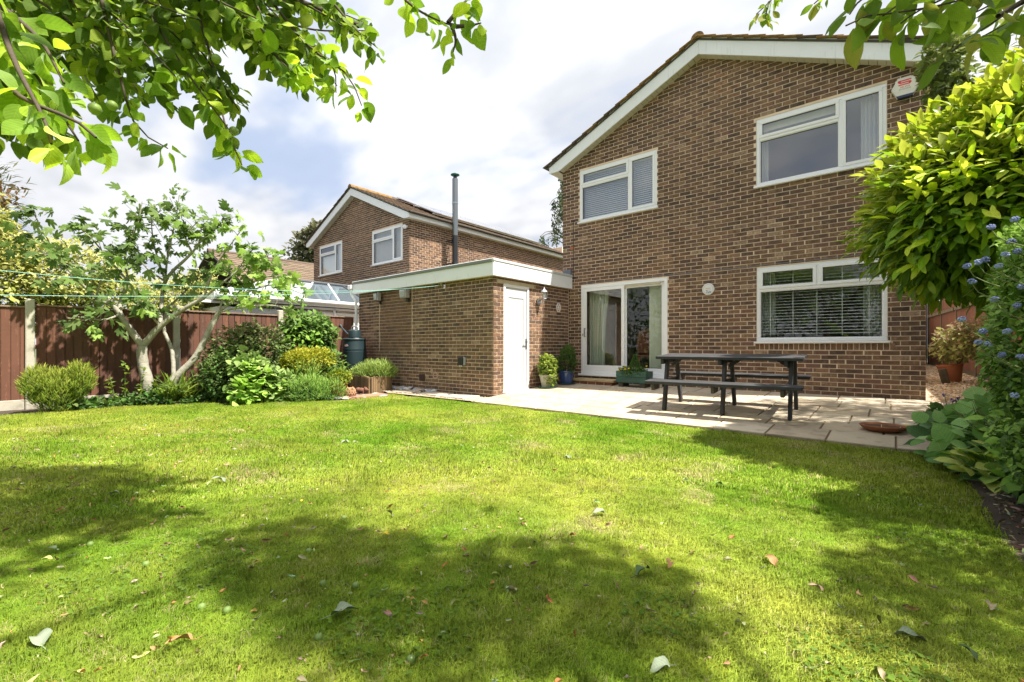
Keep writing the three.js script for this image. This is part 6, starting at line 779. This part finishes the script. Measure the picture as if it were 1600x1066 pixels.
// ------------------------------------------------------------------ fallen leaves and windfalls on the lawn
{
  const r = rngOf(151), g = leafGeo(0.58, { curl: 0.75, fold: 0.32, wave: 0.09, n: 9, twist: 0.5 }), gl = leafGeo(0.3, { curl: 0.7, fold: 0.5, wave: 0.08, n: 7 }), st = limb([[0, 0, 0], [0, -0.18, 0.02], [0.01, -0.35, 0.05]], 0.018, 0.01, 4, 5);
  const PALE = [0.25, 0.30, 0.20], GRN = [0.14, 0.25, 0.06], BRN = [0.42, 0.22, 0.09], TAN = [0.42, 0.33, 0.2], DRK = [0.09, 0.15, 0.05], YLW = [0.7, 0.5, 0.03];
  for (const [x, z, size, c, k, label] of [
    [-2.26, 5.65, 0.095, PALE, 0, 'pale silvery leaf lying underside up on sunny lawn nearest the picnic table'], [-1.35, 6.68, 0.10, PALE, 0, 'pale silvery leaf on the lit lawn just past the shade in the middle'], [-4.46, 6.57, 0.10, PALE, 0, 'small pale leaf standing up on the sunny lawn towards the garage'], [-1.63, 8.28, 0.12, PALE, 0, 'large pale grey green leaf with a long stalk in the front shade'],
    [-2.21, 9.0, 0.12, PALE, 0, 'big pale green leaf cut by the bottom edge near the left corner'], [-1.86, 8.66, 0.10, BRN, 1, 'long dry brown curled leaf near the bottom edge left of centre'], [-0.96, 5.62, 0.09, GRN, 1, 'narrow blue green leaf on the sunny lawn below the table'], [-0.43, 6.75, 0.085, BRN, 0, 'orange brown dry leaf on the sunny strip right of centre'],
    [-0.81, 7.03, 0.075, BRN, 0, 'orange brown scrap of leaf at the edge of the middle shade'], [-0.01, 7.06, 0.13, PALE, 1, 'long pale curled leaf with stalk at the left of the right hand shade'], [-0.03, 7.36, 0.08, TAN, 1, 'rolled tan leaf beside weeds near the bottom right'], [0.2, 7.05, 0.075, DRK, 1, 'dark shrivelled leaf in the shade near the right bottom corner'],
    [-3.85, 7.93, 0.12, PALE, 1, 'pale leaf lying flat at the edge of the left shade'], [-4.1, 8.55, 0.11, PALE, 1, 'pale curled leaf deep in the shade at the far left'], [0.29, 6.57, 0.075, TAN, 0, 'orange and cream leaf on shaded lawn beside the right bed'], [-0.88, 7.25, 0.11, DRK, 0, 'dark green leaf standing in the shade below centre'], [-2.98, 7.75, 0.04, YLW, 0, 'small bright yellow leaf at the edge of the left shade'], [-2.1, 7.7, 0.045, YLW, 0, 'small bright yellow leaf in the shade left of centre'], [-0.55, 7.72, 0.09, PALE, 0, 'pale leaf cut by the bottom edge right of centre'],
  ]) { const t = thing('fallen_leaf', label, 'fallen leaf', [x, 0.036, z], r() * 6.28, 'fallen leaves on the lawn'), geo = (k ? gl : g).clone().scale(size * 0.85, size * 0.85, size * 0.85); mesh('blade', put(geo, 0, 0, 0, -1.25 + r() * 0.5, 0, (r() - 0.5) * 0.6), mat(...c, 0.8, { map: T.leaf, side: THREE.DoubleSide }), t); mesh('stalk', put(st.clone().scale(size, size, size), 0, 0, 0, -1.3), mat(c[0] * 0.8, c[1] * 0.8, c[2] * 0.7, 0.8), t); }
  const ms = [], cs = [], pal = [[0.40, 0.40, 0.20], TAN, [0.46, 0.38, 0.16], BRN, [0.26, 0.20, 0.12], [0.16, 0.13, 0.06], [0.48, 0.48, 0.28]]; for (let i = 0; i < 1900; i++) { const x = -7.5 + r() * 7.8, z = 4.4 + Math.pow(r(), 0.6) * 5; if (r() > 0.25 + 0.75 * sm(z, 5, 7.5)) continue; ms.push(leafMatrix(V(x, 0.035 + 0.012 * r(), z), rv(r).multiply(V(1, 0.3, 1)), UP.clone().add(rv(r).multiplyScalar(0.6)), r() * 2, 0.018 + 0.055 * r() * r(), 0.9)); cs.push(pal[Math.floor(r() * 7)].map((q) => q * (0.7 + 0.5 * r()))); } tag(instanced('leaf_litter', gl, phys(1, 1, 1, 1, { specularIntensity: 0.15, side: THREE.DoubleSide }), ms, cs), 'scraps of dry leaf scattered over the front lawn', 'leaf litter');
  const aG = new THREE.SphereGeometry(0.015, 12, 9), aM = phys(0.15, 0.23, 0.05, 0.6, { clearcoat: 0.2 }); for (let i = 0; i < 12; i++) { const x = -3.2 + r() * 2.6, z = 7.7 + r() * 1.1; const t = thing('windfall_apple', 'tiny green windfall apple lying in the shaded front lawn', 'apple', [x, 0.032, z], r() * 6, 'windfall apples on the lawn'); mesh('fruit', aG, aM, t); mesh('stalk', limb([[0, 0.012, 0], [0.004, 0.024, 0.002]], 0.0015, 0.001, 2, 4), M.barkDark, t); }
  // clover and small weeds in the turf
  const wm = [], wc = []; for (const [cx, cz, n, sp] of [[-0.05, 7.3, 260, 0.22], [0.1, 5.0, 200, 0.3], [-2.6, 8.6, 300, 0.4], [-0.7, 7.45, 120, 0.15], [-1.4, 8.1, 200, 0.3], [0.2, 5.9, 160, 0.25]]) for (let i = 0; i < n; i++) { const a = r() * 6.28, q = sp * Math.sqrt(r()); wm.push(leafMatrix(V(cx + q * Math.cos(a), 0.03 + 0.012 * r(), cz + q * Math.sin(a)), rv(r).multiply(V(1, 0.2, 1)), UP.clone().add(rv(r).multiplyScalar(0.4)), 0, 0.012 + 0.012 * r())); const f = 0.8 + 0.5 * r(); wc.push([0.15 * f, 0.26 * f, 0.02 * f]); } tag(instanced('lawn_weeds', gRound[0], leafMat(1, 1, 1), wm, wc), 'small round leaved weeds growing in the lawn', 'weeds');
}

renderer.render(scene, camera);
